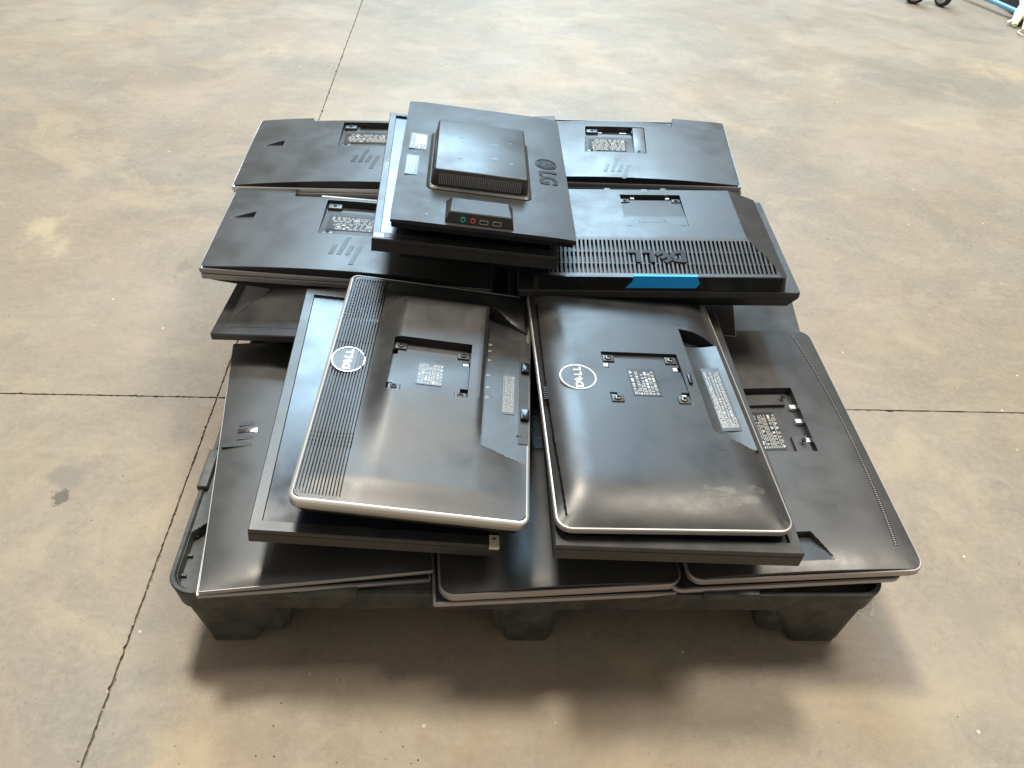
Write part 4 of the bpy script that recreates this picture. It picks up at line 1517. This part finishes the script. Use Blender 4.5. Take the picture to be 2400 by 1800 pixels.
# the far right low monitor, seen between the big right one and the vented one
pE = (0.3085, 1.4050, 0.182, -3.3, 0, 0.3, 0.545, 0.330)
t, w, d = monitor(None, 'flat dark monitor mostly hidden at right below the blue taped monitor', pE)
frame_back_up(t, w, d, 0.004, 'black_flange', -0.010, 0.003)
cover('back_cover', w - 0.0064, d - 0.0064, 0.003, lambda X, Y: 0.0008 + 0.006 * (1 - (2 * X / w) ** 2), -0.003, 'charcoal_smooth', t, step=0.02)
slab('front_skirt', w, d, 0.003, [(0.004, -0.040), (0.002, -0.038), (0.001, -0.0133)], 'body_dark', t)

# monitors buried under the middle of the pile, seen only by their edges
t, w, d = monitor(None, 'black monitor with thin pale edges buried under the bulky vented monitor', (0.153, 1.376, 0.297, 2.2, 0.6, 1.2, 0.355, 0.325))
ring('bezel', w, d, 0.003, [(0.006, -0.012), (0.0, -0.012), (0, -0.0008), (0.0008, 0), (0.010, 0), (0.010, -0.004)], 'black_flange', t)
for z in (-0.0012, -0.0085):
    ring('edge_trim', w + 0.0012, d + 0.0012, 0.003, [(0, z - 0.0009), (0, z), (0.0012, z), (0.0012, z - 0.0009)], 'silver_grey', t)
slab('screen', w - 0.022, d - 0.022, 0.002, [(0, -0.006), (0, -0.002)], 'lcd_panel', t)
slab('rear_housing', w, d, 0.004, [(0.06, -0.062), (0.05, -0.055), (0.012, -0.0125)], 'body_dark', t)

t, w, d = monitor(None, 'black monitor with slanting bright trim line buried in the middle of the pile', (0.190, 1.415, 0.225, -6.5, 0.0, 0.5, 0.500, 0.330))
slab('bezel', w, d, 0.003, [(0.001, -0.012), (0, -0.011), (0, -0.001), (0.001, 0)], 'body_dark', t)
ring('edge_trim', w + 0.0012, d + 0.0012, 0.003, [(0, -0.0016), (0, -0.0004), (0.0012, -0.0004), (0.0012, -0.0016)], 'silver_bright', t)
slab('rear_housing', w, d, 0.004, [(0.05, -0.040), (0.04, -0.034), (0.012, -0.0123)], 'body_dark', t)

t, w, d = monitor(None, 'dark monitor flat on the pallet deck below the one with the sloping pyramid back', (-0.268, 1.425, 0.205, 1.0, 0, 0.5, 0.540, 0.330))
slab('bezel', w, d, 0.003, [(0.001, -0.014), (0, -0.013), (0, -0.001), (0.001, 0)], 'body_dark', t)
slab('rear_housing', w, d, 0.004, [(0.05, -0.066), (0.04, -0.058), (0.012, -0.0145)], 'body_dark', t)

t, w, d = monitor(None, 'dark monitor supporting the far left rear pair, standing on the pallet deck', (-0.255, 1.690, 0.290, 3.0, 0, 0, 0.480, 0.300))
slab('bezel', w, d, 0.003, [(0.001, -0.030), (0, -0.029), (0, -0.001), (0.001, 0)], 'body_dark', t)
slab('rear_housing', w, d, 0.004, [(0.05, -0.160), (0.03, -0.12), (0.012, -0.0305)], 'body_dark', t)

t, w, d = monitor(None, 'dark monitor supporting the far right rear pair, standing on the pallet deck', (0.235, 1.740, 0.285, 1.0, 0, 2.0, 0.470, 0.280))
slab('bezel', w, d, 0.003, [(0.001, -0.030), (0, -0.029), (0, -0.001), (0.001, 0)], 'body_dark', t)
slab('rear_housing', w, d, 0.004, [(0.05, -0.145), (0.03, -0.11), (0.012, -0.0305)], 'body_dark', t)


# ---------------------------------------------------------------- scraps and background
def tube(pts, rads, n=10):
    V, F = [], []
    P = [Vector(p) for p in pts]
    for i, p in enumerate(P):
        tdir = (P[min(i + 1, len(P) - 1)] - P[max(i - 1, 0)]).normalized()
        up = Vector((0, 0, 1)) if abs(tdir.z) < 0.9 else Vector((1, 0, 0))
        a = tdir.cross(up).normalized()
        b = tdir.cross(a).normalized()
        for k in range(n):
            an = 2 * math.pi * k / n
            V.append(tuple(p + (a * math.cos(an) + b * math.sin(an)) * rads[i]))
    for i in range(len(P) - 1):
        for k in range(n):
            k2 = (k + 1) % n
            F.append((i * n + k, i * n + k2, (i + 1) * n + k2, (i + 1) * n + k))
    F.append(tuple(range(n)))
    F.append(tuple(reversed(range((len(P) - 1) * n, len(P) * n))))
    return V, F


def shrink_wrap():
    rnd = random.Random(8)
    V, F = [], []
    n, m = 9, 12
    for i in range(n):
        for j in range(m):
            u, v = i / (n - 1) - 0.5, j / (m - 1)
            x = 0.580 + u * 0.020 * (0.4 + v) + rnd.uniform(-0.0035, 0.0035)
            y = 0.735 + v * -0.006 + rnd.uniform(-0.005, 0.005)
            z = 0.108 - v * 0.045 + rnd.uniform(-0.003, 0.003)
            V.append((x, y, z))
    for i in range(n - 1):
        for j in range(m - 1):
            a = i * m + j
            F.append((a, a + m, a + m + 1, a + 1))
    o = obj('shrink_wrap', V, F, 'clear_film')
    o['label'] = 'torn scrap of clear shrink wrap hanging from the right front corner of the pallet'
    o['category'] = 'plastic wrap'


shrink_wrap()


def caster(x, y, rz, lab):
    t = thing('caster_wheel', lab, 'caster', Matrix.Translation((x, y, 0)) @ Matrix.Rotation(rz, 4, 'Z'), 'caster wheels at the top edge')
    R, wd = 0.052, 0.028
    n = 28

    def lp(r, yy):
        return [(r * math.cos(2 * math.pi * i / n), yy, R + r * math.sin(2 * math.pi * i / n)) for i in range(n)]
    V, F = loft([lp(R * 0.72, -wd / 2), lp(R * 0.9, -wd / 2), lp(R, -wd * 0.3), lp(R, wd * 0.3), lp(R * 0.9, wd / 2), lp(R * 0.72, wd / 2)], closed=True)
    wh = obj('wheel', V, F, 'tyre_rubber', t, 40)
    V, F = loft([lp(R * 0.73, -wd * 0.42), lp(R * 0.5, -wd * 0.5), lp(R * 0.3, -wd * 0.62), lp(R * 0.3, wd * 0.62), lp(R * 0.5, wd * 0.5), lp(R * 0.73, wd * 0.42)])
    obj('hub', V, F, 'hub_grey', wh, 40)
    for s in (-1, 1):
        V = [(-0.010, s * 0.021, R - 0.008), (0.010, s * 0.021, R - 0.008), (0.030, s * 0.021, R * 2 + 0.012), (-0.022, s * 0.021, R * 2 + 0.012),
             (-0.010, s * 0.0235, R - 0.008), (0.010, s * 0.0235, R - 0.008), (0.030, s * 0.0235, R * 2 + 0.012), (-0.022, s * 0.0235, R * 2 + 0.012)]
        F = [(0, 1, 2, 3), (7, 6, 5, 4), (0, 4, 5, 1), (1, 5, 6, 2), (2, 6, 7, 3), (3, 7, 4, 0)]
        obj('fork_arm', V, F, 'body_dark', t)
    box('top_plate', -0.035, 0.045, -0.034, 0.034, R * 2 + 0.012, R * 2 + 0.018, 'body_dark', t)
    return t


caster(1.935, 4.530, rad(150), 'left one of two black caster wheels at the top edge of the floor')
caster(2.075, 4.520, rad(115), 'right one of two black caster wheels with grey hubs, beside the blue pole')

V, F = tube([(2.10, 5.065, 0.055), (2.318, 4.544, 0.045), (2.470, 4.180, 0.036)], [0.0125, 0.0125, 0.0125], 16)
t = thing('mop_pole', 'shiny blue metal pole slanting into the white string mop at the top right corner', 'pole')
obj('shaft', V, F, 'pole_blue', t, 60)
t = thing('dust_cart', 'dark low cart base just behind the blue pole at the top right corner', 'cart')
box('cart_base', 2.42, 3.0, 4.42, 5.0, 0.02, 0.10, 'body_dark', t, 0.01)
box('cart_rim', 2.44, 2.98, 4.44, 4.98, 0.1002, 0.13, 'label_black', t, 0.01)


def mop():
    t = thing('string_mop', 'creamy white string mop with frayed strands at the top right corner', 'mop')
    rnd = random.Random(12)
    hx, hy = 2.47, 4.36
    ends = [(2.312, 4.262), (2.335, 4.225), (2.345, 4.145), (2.36, 4.105), (2.41, 4.10), (2.47, 4.09), (2.54, 4.12), (2.60, 4.18), (2.40, 4.18), (2.66, 4.30), (2.43, 4.14), (2.52, 4.08), (2.395, 4.365), (2.39, 4.31)]
    for i, (ex, ey) in enumerate(ends):
        pts, rd = [], []
        sx_, sy_ = hx + rnd.uniform(-0.03, 0.04), hy + rnd.uniform(-0.04, 0.05)
        cx_, cy_ = rnd.uniform(-0.02, 0.02), rnd.uniform(-0.02, 0.02)
        for k in range(9):
            s = k / 8
            pts.append((sx_ * (1 - s) + ex * s + cx_ * math.sin(s * 3.1), sy_ * (1 - s) + ey * s + cy_ * math.sin(s * 3.1), 0.075 * (1 - s) ** 1.2 + 0.013))
            rd.append((0.034 * (1 - s) + 0.011) if i % 3 else (0.020 * (1 - s) + 0.006))
        V, F = tube(pts, rd, 8)
        obj('strand', V, F, 'mop_yarn', t, 60)
    pts = [(2.36 + 0.05 * math.cos(a), 4.115 + 0.045 * math.sin(a), 0.010) for a in np.linspace(0.5, 5.0, 16)]
    V, F = tube(pts, [0.0035] * 16, 6)
    obj('loose_string', V, F, 'mop_yarn', t, 60)


mop()
